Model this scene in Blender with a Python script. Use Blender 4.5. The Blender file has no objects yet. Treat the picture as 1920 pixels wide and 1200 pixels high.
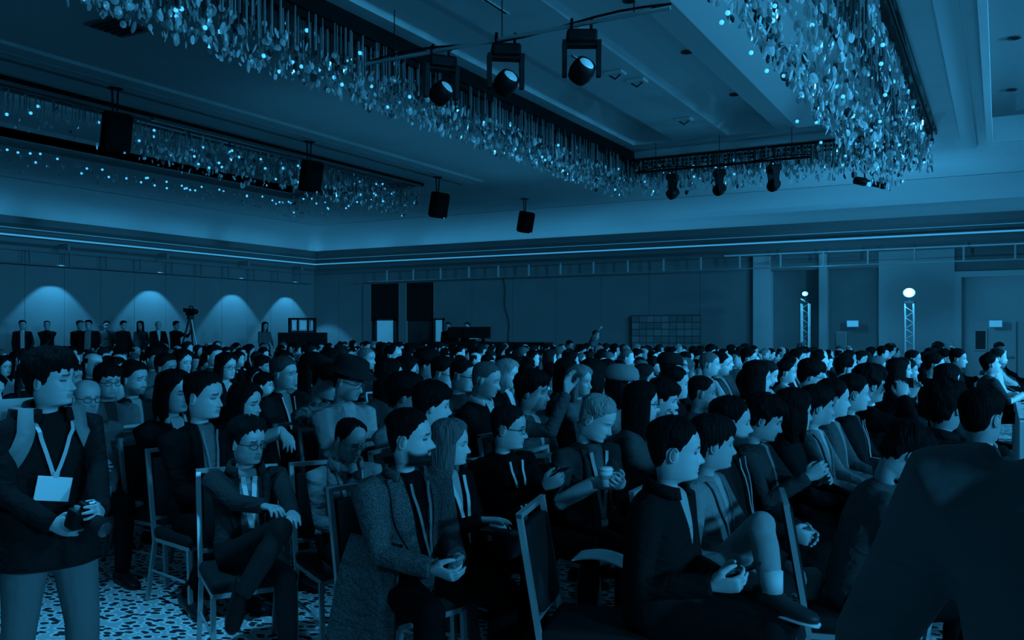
import bpy, math, random
import numpy as np
from mathutils import Vector, Matrix

S = bpy.context.scene
C = S.collection
random.seed(7); RNG = np.random.default_rng(7)
PI = math.pi
# ------------------------------------------------------------------ camera
F = 1650.0                       # focal length in pixels of the 1920 x 1200 frame
HZ = 622.0                       # image row of the horizon
YAW = math.radians(29.0)         # camera turned to the left of the room's long axis
CH = 1.70                        # camera height
cy_, sy_ = math.cos(YAW), math.sin(YAW)
cam_d = bpy.data.cameras.new('camera'); cam = bpy.data.objects.new('camera', cam_d); C.objects.link(cam)
cam_d.sensor_width = 36.0; cam_d.lens = 36.0 * F / 1920.0
cam_d.shift_y = (HZ - 600.0) / 1920.0
cam_d.clip_start = 0.05; cam_d.clip_end = 200
cam.location = (0, 0, CH); cam.rotation_euler = (PI / 2, 0, YAW)
S.camera = cam
# ------------------------------------------------------------------ light
TINT = (0.056, 0.495, 1.0)        # the hall is washed in blue light
def tint(k=1.0): return (TINT[0] * k, TINT[1] * k, TINT[2] * k)
w = bpy.data.worlds.new('hall_ambient'); S.world = w; w.use_nodes = True
w.node_tree.nodes['Background'].inputs[0].default_value = (*tint(), 1)
w.node_tree.nodes['Background'].inputs[1].default_value = 0.042
S.view_settings.view_transform = 'Standard'; S.view_settings.look = 'None'
S.view_settings.exposure = 0.0; S.view_settings.gamma = 1.0
S.view_settings.use_curve_mapping = False
def lamp(name, kind, loc, energy, target=None, size=0.3, spot=60, blend=0.4, size_y=None, rot=None):
    d = bpy.data.lights.new(name, kind); d.energy = energy; d.color = TINT
    if kind == 'AREA':
        d.size = size
        if size_y: d.shape = 'RECTANGLE'; d.size_y = size_y
    else: d.shadow_soft_size = size
    if kind == 'SPOT': d.spot_size = math.radians(spot); d.spot_blend = blend
    o = bpy.data.objects.new(name, d); C.objects.link(o); o.location = loc
    if target is not None:
        o.rotation_euler = (Vector(target) - Vector(loc)).to_track_quat('-Z', 'Y').to_euler()
    elif rot: o.rotation_euler = rot
    return o
# stage wash: lamps over the stage, off to the right, throwing light back on the audience
for x, y, e, tx, ty in ((11.5, -3.0, 3700, -6, 4.0), (11.5, 4.0, 3000, -7, 8.0), (11.5, 12.0, 7600, -10, 14.5), (9.5, 18.0, 4200, -10, 17.5)):
    lamp('stage_wash', 'SPOT', (x, y, 4.6), e, (tx, ty, 1.0), size=0.5, spot=75, blend=0.8)
# unseen broad fill light added at the stage front
lamp('stage_fill', 'AREA', (12.5, 8.0, 2.9), 160, (-5, 9, 1.8), size=9, size_y=3)
# house lamp over the aisle, and unseen fill lamps added to brighten the ceiling
lamp('aisle_lamp', 'SPOT', (-4.0, 1.6, 5.7), 880, (-4.0, 2.3, 0), size=.15, spot=44, blend=.8)
lamp('recess_fill', 'AREA', (-1.7, 8.0, 5.95), 68, (-3.6, 8.0, 6.6), size=20, size_y=.5)
lamp('recess_fill', 'AREA', (-5.0, 10.0, 5.15), 9, rot=(PI, 0, 0), size=3.5, size_y=16)
lamp('recess_fill', 'AREA', (-16.0, 10.0, 5.5), 16, rot=(PI, 0, 0), size=2, size_y=14)
lamp('beam_fill', 'AREA', (-10.6, 16.0, 4.4), 12, rot=(PI, 0, 0), size=3, size_y=10)  # unseen upward fill, added to lift the underside of the beam
# ------------------------------------------------------------------ helpers
def at(px, py, d):
    """the place seen at a point of the photograph, d metres in front of the camera"""
    xc = (px - 960.0) / F * d
    return Vector((xc * cy_ - d * sy_, xc * sy_ + d * cy_, CH - (py - HZ) / F * d))
def on_back(px, Y):
    r = (px - 960.0) / F; d = Y / (r * sy_ + cy_)
    return r * d * cy_ - d * sy_, d
def topx(p):
    x, y = p[0], p[1]
    xc = x * cy_ + y * sy_; d = -x * sy_ + y * cy_
    return 960 + F * xc / d, HZ + (CH - p[2]) / d * F, d

class MB:
    def __init__(s): s.v = []; s.f = []; s.m = []; s.n = 0
    def add(s, v, f, mi=0):
        v = [tuple(map(float, q)) for q in v]
        s.f += [tuple(i + s.n for i in q) for q in f]; s.m += [mi] * len(f); s.v += v; s.n += len(v)
        return s
    def box(s, x0, x1, y0, y1, z0, z1, mi=0, M=None):
        v = [(x, y, z) for z in (z0, z1) for y in (y0, y1) for x in (x0, x1)]
        if M is not None: v = [M @ Vector(q) for q in v]
        return s.add(v, [(0, 2, 3, 1), (4, 5, 7, 6), (0, 1, 5, 4), (2, 6, 7, 3), (0, 4, 6, 2), (1, 3, 7, 5)], mi)
    def loft(s, rings, mi=0, caps=True, closed=True):
        n = len(rings[0]); v = [p for r in rings for p in r]; f = []
        for i in range(len(rings) - 1):
            for j in range(n if closed else n - 1):
                k = (j + 1) % n
                f.append((i * n + j, i * n + k, (i + 1) * n + k, (i + 1) * n + j))
        if caps: f.append(tuple(range(n))[::-1]); f.append(tuple((len(rings) - 1) * n + j for j in range(n)))
        return s.add(v, f, mi)
    def tube(s, pts, rad, n=8, mi=0, caps=True):
        pts = [Vector(p) for p in pts]; rings = []
        if not hasattr(rad, '__len__'): rad = [rad] * len(pts)
        up = None
        for i, p in enumerate(pts):
            t = (pts[min(i + 1, len(pts) - 1)] - pts[max(i - 1, 0)]).normalized()
            if up is None: up = Vector((0, 0, 1)) if abs(t.z) < .9 else Vector((1, 0, 0))
            a = t.cross(up).normalized(); b = a.cross(t).normalized(); up = b
            rings.append([p + (a * math.cos(2 * PI * k / n) + b * math.sin(2 * PI * k / n)) * rad[i] for k in range(n)])
        return s.loft(rings, mi, caps)
    def rbox(s, x0, x1, y0, y1, z0, z1, r, mi=0, M=None):
        """box with rounded vertical profile: loft of rounded rectangles"""
        r = min(r, (x1 - x0) / 2.01, (y1 - y0) / 2.01, (z1 - z0) / 2.01)
        def ring(ins, z):
            o = []
            for cx, cyy, a0 in ((x1 - r, y1 - r, 0), (x0 + r, y1 - r, 90), (x0 + r, y0 + r, 180), (x1 - r, y0 + r, 270)):
                for k in range(4):
                    a = math.radians(a0 + 30 * k); q = r - ins
                    o.append(Vector((cx + q * math.cos(a), cyy + q * math.sin(a), z)))
            return [M @ q for q in o] if M is not None else o
        R = []
        for k in range(4):
            a = math.radians(90 - 30 * k); R.append(ring(r * (1 - math.cos(a)), z0 + r - r * math.sin(a)))
        for k in range(4):
            a = math.radians(30 * k); R.append(ring(r * (1 - math.cos(a)), z1 - r + r * math.sin(a)))
        return s.loft(R, mi)
    def ball(s, c, r, n=8, m=6, mi=0):
        if not hasattr(r, '__len__'): r = (r, r, r)
        R = []
        for i in range(m + 1):
            a = PI * (i if 0 < i < m else (.05 if i == 0 else m - .05)) / m
            R.append([(c[0] + r[0] * math.sin(a) * math.cos(2 * PI * k / n), c[1] + r[1] * math.sin(a) * math.sin(2 * PI * k / n), c[2] - r[2] * math.cos(a)) for k in range(n)])
        return s.loft(R, mi)
    def mesh(s, name, mats, smooth=False):
        me = bpy.data.meshes.new(name); me.from_pydata(s.v, [], s.f)
        for m in (mats if isinstance(mats, (list, tuple)) else [mats]): me.materials.append(m)
        if any(s.m): me.polygons.foreach_set('material_index', s.m)
        if smooth: me.polygons.foreach_set('use_smooth', [True] * len(me.polygons))
        me.update(); return me
    def build(s, name, mats, parent=None, smooth=False, loc=None, rot=None):
        return obj(name, s.mesh(name, mats, smooth), parent, loc, rot)
def obj(name, me, parent=None, loc=None, rot=None):
    o = bpy.data.objects.new(name, me); C.objects.link(o)
    if parent: o.parent = parent
    if loc is not None: o.location = loc
    if rot is not None: o.rotation_euler = rot
    return o
def empty(name, loc=(0, 0, 0), rz=0):
    o = bpy.data.objects.new(name, None); C.objects.link(o); o.location = loc; o.rotation_euler = (0, 0, rz)
    o.empty_display_size = .1; return o
def tag(o, label, cat, group=None, kind=None):
    o['label'] = label; o['category'] = cat
    if group: o['group'] = group
    if kind: o['kind'] = kind
    return o
def struct(o): o['kind'] = 'structure'; return o
def copy_tree(o, parent=None):
    c = o.copy(); C.objects.link(c); c.parent = parent
    for ch in list(o.children): copy_tree(ch, c)
    return c

MATS = {}
def mat(name, v, rough=.6, spec=.4, bump=0, bscale=30, metal=0, emit=0, var=0, vscale=8, alpha=1, stretch=None, sheen=0):
    """grey-scale material; v is the reflectance"""
    key = (name, v, rough)
    if key in MATS: return MATS[key]
    m = bpy.data.materials.new(name); m.use_nodes = True; nt = m.node_tree; b = nt.nodes['Principled BSDF']
    col = (v, v, v, 1) if not hasattr(v, '__len__') else (*v, 1)
    b.inputs['Base Color'].default_value = col
    b.inputs['Roughness'].default_value = rough; b.inputs['Metallic'].default_value = metal
    b.inputs['Specular IOR Level'].default_value = spec
    if alpha < 1: b.inputs['Alpha'].default_value = alpha
    if sheen: b.inputs['Sheen Weight'].default_value = sheen
    if emit:
        b.inputs['Emission Color'].default_value = (*tint(), 1); b.inputs['Emission Strength'].default_value = emit
    if bump or var:
        tc = nt.nodes.new('ShaderNodeTexCoord'); mp = nt.nodes.new('ShaderNodeMapping')
        nt.links.new(tc.outputs['Object'], mp.inputs[0])
        if stretch: mp.inputs['Scale'].default_value = stretch
    if bump:
        n = nt.nodes.new('ShaderNodeTexNoise'); n.inputs['Scale'].default_value = bscale; n.inputs['Detail'].default_value = 3
        nt.links.new(mp.outputs[0], n.inputs['Vector'])
        bp = nt.nodes.new('ShaderNodeBump'); bp.inputs['Strength'].default_value = bump; bp.inputs['Distance'].default_value = .02
        nt.links.new(n.outputs['Fac'], bp.inputs['Height']); nt.links.new(bp.outputs[0], b.inputs['Normal'])
    if var:
        n2 = nt.nodes.new('ShaderNodeTexNoise'); n2.inputs['Scale'].default_value = vscale; n2.inputs['Detail'].default_value = 4
        nt.links.new(mp.outputs[0], n2.inputs['Vector'])
        r = nt.nodes.new('ShaderNodeMapRange'); r.inputs['From Min'].default_value = .3; r.inputs['From Max'].default_value = .7
        r.inputs['To Min'].default_value = 1 - var; r.inputs['To Max'].default_value = 1 + var
        nt.links.new(n2.outputs['Fac'], r.inputs['Value'])
        mx = nt.nodes.new('ShaderNodeVectorMath'); mx.operation = 'SCALE'; mx.inputs[0].default_value = col[:3]
        nt.links.new(r.outputs[0], mx.inputs['Scale']); nt.links.new(mx.outputs[0], b.inputs['Base Color'])
    MATS[key] = m; return m
# ------------------------------------------------------------------ the hall
XL, YB = -24.3, 27.3             # left wall, back wall
XR, YF = 14.0, -9.0              # how far floor and ceiling reach beyond the view
ZS = 5.8                         # underside of the ceiling
M_ceil = mat('painted_ceiling', .8, .75, .2, var=.05, vscale=.6)
M_rec = mat('recess_plaster', .72, .7, .2)
M_wall = mat('wall_fabric', .23, .85, .15, bump=.15, bscale=60, var=.06, vscale=1.2)
M_wallL = mat('wall_fabric_pale', .19, .8, .2, bump=.1, bscale=60, var=.05, vscale=1.2)
M_wallP = mat('wall_paint_pale', .5, .8, .2)
M_dark = mat('dark_recess', .05, .7, .2)
M_black = mat('black_metal', .006, .5, .15)
M_blackm = mat('black_matte', .008, .8, .2)
M_corn = mat('cornice_paint', .17, .45, .5)
M_trim = mat('trim_grey', .5, .4, .5)
M_steel = mat('brushed_steel', .55, .35, .5, metal=.7)
M_glint = mat('cornice_glint', .5, .5, .2, emit=.48)  # cornice glint painted as a glowing line, not a lamp
M_glint_lamp = mat('glint_and_lamp_dim', .5, .5, .2, emit=.13)  # dimmer painted cornice glint; also serves the desk strip lamp
M_lamp = mat('lamp_glow', .5, .4, .2, emit=.95)
M_lens = mat('lens_glow', .6, .15, .6, emit=.30)
M_glow = mat('lit_doorway', .6, .6, .2, emit=.22)
M_sign = mat('sign_glow', .7, .5, .2, emit=.40)
M_white = mat('white_cloth', .62, .85, .1, bump=.3, bscale=7, stretch=(1, 1, .25))
M_paper = mat('paper', .75, .7, .2)
# carpet: pale ground with dark pebble shapes
def carpet():
    m = bpy.data.materials.new('pebble_carpet'); m.use_nodes = True; nt = m.node_tree; b = nt.nodes['Principled BSDF']
    N = nt.nodes.new; L = nt.links.new
    tc = N('ShaderNodeTexCoord'); ns = N('ShaderNodeTexNoise'); ns.inputs['Scale'].default_value = 7
    L(tc.outputs['Object'], ns.inputs['Vector'])
    mx = N('ShaderNodeMix'); mx.data_type = 'VECTOR'; mx.inputs['Factor'].default_value = .055
    L(tc.outputs['Object'], mx.inputs[4]); L(ns.outputs['Color'], mx.inputs[5])
    mp = N('ShaderNodeMapping'); mp.inputs['Scale'].default_value = (10, 15, 1); mp.inputs['Rotation'].default_value = (0, 0, .9)
    L(mx.outputs[1], mp.inputs[0])
    v = N('ShaderNodeTexVoronoi'); v.inputs['Scale'].default_value = 1.25; v.voronoi_dimensions = '2D'; L(mp.outputs[0], v.inputs['Vector'])
    n2 = N('ShaderNodeTexNoise'); n2.inputs['Scale'].default_value = 26; n2.inputs['Detail'].default_value = 4; L(tc.outputs['Object'], n2.inputs['Vector'])
    ad = N('ShaderNodeMath'); ad.operation = 'MULTIPLY_ADD'; ad.inputs[1].default_value = .55; L(n2.outputs['Fac'], ad.inputs[0]); L(v.outputs['Distance'], ad.inputs[2])
    cr = N('ShaderNodeValToRGB'); e = cr.color_ramp.elements
    e[0].position = .55; e[0].color = (.035, .035, .035, 1); e[1].position = .66; e[1].color = (.8, .8, .8, 1)
    x = e.new(.85); x.color = (.5, .5, .5, 1); x = e.new(.74); x.color = (.85, .85, .85, 1)
    L(ad.outputs[0], cr.inputs[0]); L(cr.outputs[0], b.inputs['Base Color']); b.inputs['Roughness'].default_value = .95
    b.inputs['Specular IOR Level'].default_value = .1
    return m
o = MB().box(XL, XR, YF, YB, -.1, 0).build('floor', carpet()); struct(o)
# ---- walls: panels with joints
def panel_wall(name, horizontal, spans, z0, z1, m, back):
    """a wall made of tall panels; horizontal runs along X at Y=back, else along Y at X=back"""
    bb = MB()
    lo, hi = spans[0][0], spans[-1][1]
    if horizontal: bb.box(lo, hi, back + .05, back + .25, z0, z1)
    else: bb.box(back - .25, back - .05, lo, hi, z0, z1)
    wv = struct(bb.build(name, M_dark))
    for a, b in spans:
        g = .006
        q = MB()
        if horizontal: q.box(a + g, b - g, back, back + .06, z0, z1)
        else: q.box(back - .06, back, a + g, b - g, z0, z1)
        q.build('wall_panel', m, wv)
    return wv
ys = [YF]
while ys[-1] < YB - 1.0: ys.append(ys[-1] + 1.21)
ys[-1] = YB
panel_wall('wall_left', False, list(zip(ys[:-1], ys[1:])), 0, ZS, M_wallL, XL)
# back wall stretches: doorway, plain panels, niches, doors
xa, _ = on_back(683, YB); xb, _ = on_back(812, YB); xp, _ = on_back(1414, YB)
def spl(a, b, n): return [(a + (b - a) * i / n, a + (b - a) * (i + 1) / n) for i in range(n)]
wl = panel_wall('wall_back', True, spl(XL, xa, 2) + [], 0, ZS, M_wall, YB)
panel_wall('wall_back', True, spl(xb, xp, 7), 0, ZS, M_wall, YB)
x1, _ = on_back(1445, YB); x2, _ = on_back(1537, YB); x3, _ = on_back(1552, YB); x4, _ = on_back(1648, YB)
x5, _ = on_back(1790, YB); x6, _ = on_back(1803, YB)
zt = 3.55
# doorway with dark curtain panels above and pale lower doors
dw = struct(MB().box(xa, xb, YB + .25, YB + .4, 0, ZS).box(xa, xb, YB, YB + .3, zt, ZS).build('door_1', M_wall))
xm, _ = on_back(755, YB)
for a, b in ((xa + .35, xm - .15), (xm + .2, xb - .1)):
    MB().box(a, b, YB - .02, YB + .2, 2.12, zt).build('dark_panel', M_blackm, dw)
    MB().box(a, b, YB + .05, YB + .2, 0, 2.1).build('lower_panel', M_dark, dw)
MB().box(xm - .15, xm + .2, YB - .06, YB + .25, 0, zt).build('door_post', M_wall, dw)
MB().box(xa, xa + .35, YB - .06, YB + .25, 0, zt).build('door_post', M_wall, dw)
for a, b in ((707, 738), (817, 830)):
    q0, _ = on_back(a, YB - .1); q1, _ = on_back(b, YB - .1)
    dd = struct(MB().box(q0, q1, YB - .1, YB - .06, .02, 2.13).build('window_%d' % (1 if a == 707 else 2), M_glow))
    MB().box(q0 - .06, q0, YB - .13, YB - .05, 0, 2.2).box(q1, q1 + .06, YB - .13, YB - .05, 0, 2.2).box(q0 - .06, q1 + .06, YB - .13, YB - .05, 2.13, 2.2).build('door_frame', M_dark, dd)
def wall_piece(a, b, yoff, m, name='wall_back', z1=4.7): return struct(MB().box(a, b, YB + yoff, YB + .6, 0, z1).build(name, m))
wall_piece(xp, x1, -.14, M_wallP)                    # pilaster
wall_piece(x1, x2, .35, M_wall)                      # niche
wall_piece(x2, x3, -.14, M_wallP)                    # pilaster
wall_piece(x3, x4, .22, M_wall)
wall_piece(x4, x5, -.05, M_wallP)
struct(MB().box(x1, x3, YB, YB + .6, zt, 4.7).box(x3, x4, YB - .02, YB + .6, zt, 4.7).build('wall_back', M_wall))
# big framed door at the right
xe = XR
dr = struct(MB().box(x6, xe, YB + .12, YB + .3, 0, 3.2).build('door_2', M_wallP))
MB().box(x5, x6, YB - .12, YB + .3, 0, 3.36).box(x6, xe, YB - .12, YB + .3, 3.2, 3.36).build('door_frame', M_trim, dr)
struct(MB().box(x5, xe, YB, YB + .3, 3.36, ZS).build('wall_back', M_wallL))
qa, qd = on_back(1815, YB); qb, _ = on_back(1905, YB)
MB().box(qa, qb, YB + .06, YB + .13, 0, 1.98).build('door_leaf', M_wallP, dr)
ga, _ = on_back(1829, YB); gb, _ = on_back(1848, YB)
MB().box(ga, gb, YB + .03, YB + .08, 1.22, 1.72).build('door_window', M_dark, dr)
MB().box(ga - .04, ga, YB + .02, YB + .07, 1.18, 1.76).box(gb, gb + .04, YB + .02, YB + .07, 1.18, 1.76).box(ga, gb, YB + .02, YB + .07, 1.72, 1.76).box(ga, gb, YB + .02, YB + .07, 1.18, 1.22).build('window_trim', M_trim, dr)
MB().box(qb - .25, qb - .08, YB + .0, YB + .06, 1.0, 1.05).build('door_handle', M_steel, dr)
# ---- patterned wall panel of small tiles between the plain stretch and the pilaster
tp = empty('mosaic_panel', (on_back(1250, YB - .08)[0], YB - .08, 0))
tag(tp, 'checkered mosaic panel leaning on the back wall behind the crowd', 'wall panel')
ta, _ = on_back(1185, YB - .08); tb, _ = on_back(1313, YB - .08); cx = tp.location.x
MB().box(ta - cx, tb - cx, 0, .05, .0, 2.24).build('backing', M_dark, tp)
tones = [mat('mosaic_tile', v, .5, .5) for v in (.17, .2, .23, .26)]
tme = {}
nx, nz = 9, 10; tw = (tb - ta) / nx; th = 2.2 / nz
for i in range(nx):
    for j in range(nz):
        k = random.randrange(4)
        if k not in tme: tme[k] = MB().box(.01, tw - .01, -.03, 0, .01, th - .01).mesh('tile', tones[k])
        obj('tile', tme[k], tp, (ta - cx + i * tw, -.0 - random.random() * .012, .02 + j * th))
# ---- ceiling
def slab(x0, x1_, y0, y1_, z0=ZS, z1=ZS + .2, m=M_ceil, name='ceiling'): return struct(MB().box(x0, x1_, y0, y1_, z0, z1).build(name, m))
YC = 19.6
slab(XL, -18.3, YF, YB); slab(-18.3, -13.7, YC, YB); slab(-13.7, -7.6, YF, YB); slab(-7.6, -1.3, YC, YB)
slab(-1.3, -.17, YF, YB); slab(-.17, XR, 21.8, YB)
def profile(name, pts, y0, y1_, m):
    v = [(x, y0, z) for x, z in pts] + [(x, y1_, z) for x, z in pts]; n = len(pts)
    return struct(MB().add(v, [(i, i + 1, n + i + 1, n + i) for i in range(n - 1)]).build(name, m))
profile('ceiling', [(-7.6, ZS), (-7.6, 5.95), (-7.3, 5.95), (-7.12, 6.36), (-6.35, 6.36), (-6.35, 5.95), (-5.14, 5.95), (-4.94, 6.36), (-4.1, 6.36), (-4.1, 5.95), (-3.7, 5.95), (-3.1, 7.0), (-1.3, 7.0), (-1.3, ZS)], YF, 18.9, M_rec)
slab(-7.6, -1.3, 18.9, YC + .02, 5.95, 7.2, M_rec)
profile('ceiling', [(-18.3, ZS), (-18.3, 6.1), (-17.6, 6.4), (-14.4, 6.4), (-13.7, 6.1), (-13.7, ZS)], YF, YC, M_rec)
slab(-18.3, -13.7, YC - .01, YC + .05, ZS, 6.6, M_rec)
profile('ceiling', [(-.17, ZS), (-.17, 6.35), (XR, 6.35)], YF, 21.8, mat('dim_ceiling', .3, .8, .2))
slab(-.17, XR, 21.75, 21.82, ZS, 6.6, M_ceil)
# lowered track strip with fine grooves along the long beam, trim steps by the right recess
tk = struct(MB().box(-13.75, -12.25, YF, 20.5, 5.745, ZS).build('trim_1', M_ceil))
for x in (-12.95, -12.78, -12.6): MB().box(x, x + .05, YF, 20.5, 5.725, 5.75).build('track', M_corn if x < -12.9 else M_trim, tk)
MB().box(-13.86, -13.72, YF, 19.8, 5.66, 5.76).build('edge_rail', M_black, tk)
struct(MB().box(-.72, -.44, YF, 21.9, 5.74, ZS).build('trim_2', M_rec)); struct(MB().box(-.24, -.13, YF, 21.9, 5.7, ZS).build('trim_3', M_ceil))
# plain slots and recessed downlights
def slot(p, q, wd, z): 
    return
dl_me = None
def downlight(x, y, z, lit):
    g = empty('downlight', (x, y, z))
    r = MB()
    n = 14
    r.loft([[(R * math.cos(2 * PI * k / n), R * math.sin(2 * PI * k / n), zz) for k in range(n)] for R, zz in ((.085, 0), (.1, -.012), (.075, -.014), (.06, .0))], caps=False)
    r.build('rim', M_trim if lit else M_dark, g)
    MB().loft([[(.07 * math.cos(2 * PI * k / n), .07 * math.sin(2 * PI * k / n), zz) for k in range(n)] for zz in (-.004, .0)]).build('lens', M_lens if lit else M_black, g)
    return g
dls = [(-4.55, 8.6, 6.35, 1), (-4.55, 11.6, 6.35, 0), (-4.55, 14.2, 6.35, 0), (-4.55, 17.2, 6.35, 0), (-6.8, 12.2, 6.35, 0), (-6.8, 15.3, 6.35, 0),
       (.22, 12.8, 6.34, 0), (.2, 16.0, 6.34, 0), (.2, 19.4, 6.34, 0), (-3.9, 11.0, 5.945, 0)]
dlab = ['lit round downlight in the ceiling trough right of the hanging lamps', 'dark round downlight in the right trough, second from the lit one', 'dark round downlight in the right trough, third from the lit one',
        'dark round downlight at the far end of the right trough', 'dark downlight in the left trough, the nearer one', 'dark downlight in the left trough, the farther one',
        'small downlight at the top right corner, nearest of three', 'small downlight at the right edge, middle of three', 'small downlight at the right edge, farthest of three', 'dark downlight on the narrow ledge beside the bright slope']
for (a, l) in zip(dls, dlab): tag(downlight(*a), l, 'downlight', 'recessed downlights')
# small vents and hatch marks on the flat ceiling strip
for k, (y, l) in enumerate(((9.9, 'thin slot vent on the ceiling strip nearest the hanging lamps'), (12.6, 'thin slot vent on the middle of the ceiling strip'))):
    v = empty('slot_vent', (-5.75, y, 5.945)); tag(v, l, 'vent')
    MB().box(-.02, .02, -.32, .32, -.012, 0).build('slot', M_dark, v); MB().box(-.035, -.02, -.34, .34, -.016, 0).box(.02, .035, -.34, .34, -.016, 0).build('rim', M_rec, v)
for k, (x, y, l) in enumerate(((-5.5, 13.4, 'small ceiling bracket, nearer one on the flat strip'), (-5.35, 14.0, 'small ceiling bracket, farther one on the flat strip'), (-5.5, 17.0, 'square hatch plate at the far end of the flat strip'))):
    v = empty('ceiling_bracket', (x, y, 5.95)); tag(v, l, 'bracket')
    MB().rbox(-.16, .16, -.12, .12, -.05, 0, .02).build('plate', M_rec, v); MB().tube([(-.1, 0, -.05), (0, 0, -.12), (.1, 0, -.05)], .015).build('hook', M_dark, v)
# ---- cornice and cove
prof = [(0, 4.0), (.16, 4.0), (.16, 4.12), (.34, 4.2), (.34, 4.33), (.5, 4.34), (.5, 4.42), (.40, 4.45), (.40, 4.54), (.46, 4.55), (.46, 4.60), (.62, 4.68), (.62, 4.88), (.5, 4.9), (.5, 4.78), (0, 4.78)]
def run(name, pr, m, smooth=False):
    v = []; n = len(pr)
    for o_, z in pr: v.append((XL + o_, YF, z))
    for o_, z in pr: v.append((XL + o_, YB - o_, z))
    for o_, z in pr: v.append((XR, YB - o_, z))
    f = [(s * n + i, s * n + i + 1, (s + 1) * n + i + 1, (s + 1) * n + i) for s in (0, 1) for i in range(n - 1)]
    return MB().add(v, f).build(name, m, None, smooth)
co = struct(run('trim_4', prof, M_corn))
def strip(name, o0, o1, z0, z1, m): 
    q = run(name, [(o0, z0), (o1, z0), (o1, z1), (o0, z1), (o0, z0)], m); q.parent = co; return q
strip('cornice_glint', .495, .51, 4.35, 4.395, M_glint); strip('cornice_glint', .455, .47, 4.562, 4.585, M_glint_lamp)  # cove light caught on the moulding, painted as glowing strips
q = MB().box(-7.5, XR, YB - .18, YB - .165, 4.035, 4.075).build('cornice_glint', M_glint_lamp, co)  # lower painted glint along the moulding, right part only
cov = [(0, 4.78)] + [(1.35 * (1 - math.cos(a)), 4.85 + (ZS - 4.86) * math.sin(a)) for a in [PI / 2 * k / 8 for k in range(9)]] 
struct(run('trim_5', cov, M_rec, True))
# light tucked in the trough behind the cornice lip
lamp('cove_light', 'AREA', (XL + .3, (YF + YB) / 2, 4.83), 23, size=.25, size_y=YB - YF, rot=(PI, 0, 0))
lamp('cove_light', 'AREA', ((XL + XR) / 2, YB - .3, 4.83), 23, size=XR - XL, size_y=.25, rot=(PI, 0, 0))
# ---- rail with hangers under the cornice
def rail_back():
    r = empty('ceiling_rail', (0, YB - .45, 3.62)); xs = []
    x0, _ = on_back(690, YB - .45); x1_, _ = on_back(1985, YB - .45)
    MB().tube([(x0, 0, 0), (x1_, 0, 0)], .022).build('bar', M_steel, r)
    x = x0 + .9; me = MB().box(-.022, .022, -.02, .02, 0, .4).mesh('hanger', M_trim)
    while x < x1_: obj('hanger', me, r, (x, 0, 0)); x += 1.215
    return r
tag(rail_back(), 'long thin rail with hangers under the cornice of the back wall', 'rail')
r = empty('ceiling_rail', (XL + .45, 0, 3.62)); MB().tube([(0, 8, 0), (0, YB - .4, 0)], .015).build('bar', M_corn, r)
me = MB().box(-.02, .02, -.02, .02, 0, .4).mesh('hanger', M_corn)
for k in range(15): obj('hanger', me, r, (0, 9 + 1.215 * k, 0))
tag(r, 'dim thin rail with hangers under the cornice of the left wall', 'rail')
# ---- four wall-wash lamps under the left cornice
for y, l in ((16.0, 'leftmost'), (19.45, 'second from left'), (22.95, 'third from left'), (25.7, 'rightmost')):
    g = empty('wall_washer', (XL + .8, y, 4.04)); tag(g, 'small lamp under the left cornice washing the wall, ' + l + ' of four', 'lamp', 'wall washers')
    n = 12
    MB().loft([[(R * math.cos(2 * PI * k / n), R * math.sin(2 * PI * k / n), z) for k in range(n)] for R, z in ((.055, .16), (.055, 0), (.045, 0), (.045, .14))], caps=False).build('can', M_corn, g)
    MB().box(-.5, .0, -.02, .02, .15, .19).build('arm', M_corn, g)
    L = lamp('wall_wash', 'SPOT', (XL + .8, y, 4.03), 390, (XL + .68, y, 0), size=.02, spot=79, blend=.22)

v = empty('ceiling_diffuser', at(222, 52, 11.8)); v.location.z = ZS; tag(v, 'dark square air diffuser in the ceiling at the upper left', 'vent')
MB().rbox(-.3, .3, -.3, .3, -.03, 0, .012).build('frame', M_corn, v)
for k in range(5): MB().box(-.24, .24, -.24 + .1 * k, -.2 + .1 * k, -.05, -.03).build('louvre', M_dark, v)
# ------------------------------------------------------------------ crystal fringes, lamps and loudspeakers under the ceiling
def crystal_mat():
    m = bpy.data.materials.new('crystal_glass'); m.use_nodes = True; nt = m.node_tree; b = nt.nodes['Principled BSDF']
    b.inputs['Base Color'].default_value = (.8, .8, .8, 1); b.inputs['Roughness'].default_value = .12
    b.inputs['Specular IOR Level'].default_value = .9; b.inputs['Metallic'].default_value = .25
    t = nt.nodes.new('ShaderNodeBsdfTransparent'); t.inputs[0].default_value = (.85, .85, .85, 1)
    fr = nt.nodes.new('ShaderNodeLayerWeight'); fr.inputs['Blend'].default_value = .45
    mr = nt.nodes.new('ShaderNodeMapRange'); mr.inputs['To Min'].default_value = .42; mr.inputs['To Max'].default_value = .95
    nt.links.new(fr.outputs['Facing'], mr.inputs['Value'])
    mx = nt.nodes.new('ShaderNodeMixShader'); nt.links.new(mr.outputs[0], mx.inputs[0])
    nt.links.new(t.outputs[0], mx.inputs[1]); nt.links.new(b.outputs[0], mx.inputs[2])
    nt.links.new(mx.outputs[0], nt.nodes['Material Output'].inputs[0]); return m
M_cry = crystal_mat()
M_cryd = mat('smoked_crystal', .06, .12, .9)
M_str = mat('bead_strand', .42, .2, .8, metal=.5)
M_bulb = mat('crystal_bulb', .5, .3, .2, emit=1.35)
def leaf(w_, h_, t_, n=8):
    """flat faceted drop: n-gon bipyramid about the thickness axis"""
    v = [(0, t_, 0), (0, -t_, 0)] + [(w_ * math.cos(2 * PI * k / n), 0, h_ * math.sin(2 * PI * k / n)) for k in range(n)]
    f = []
    for k in range(n): f += [(0, 2 + k, 2 + (k + 1) % n), (1, 2 + (k + 1) % n, 2 + k)]
    return np.array(v), f
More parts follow.
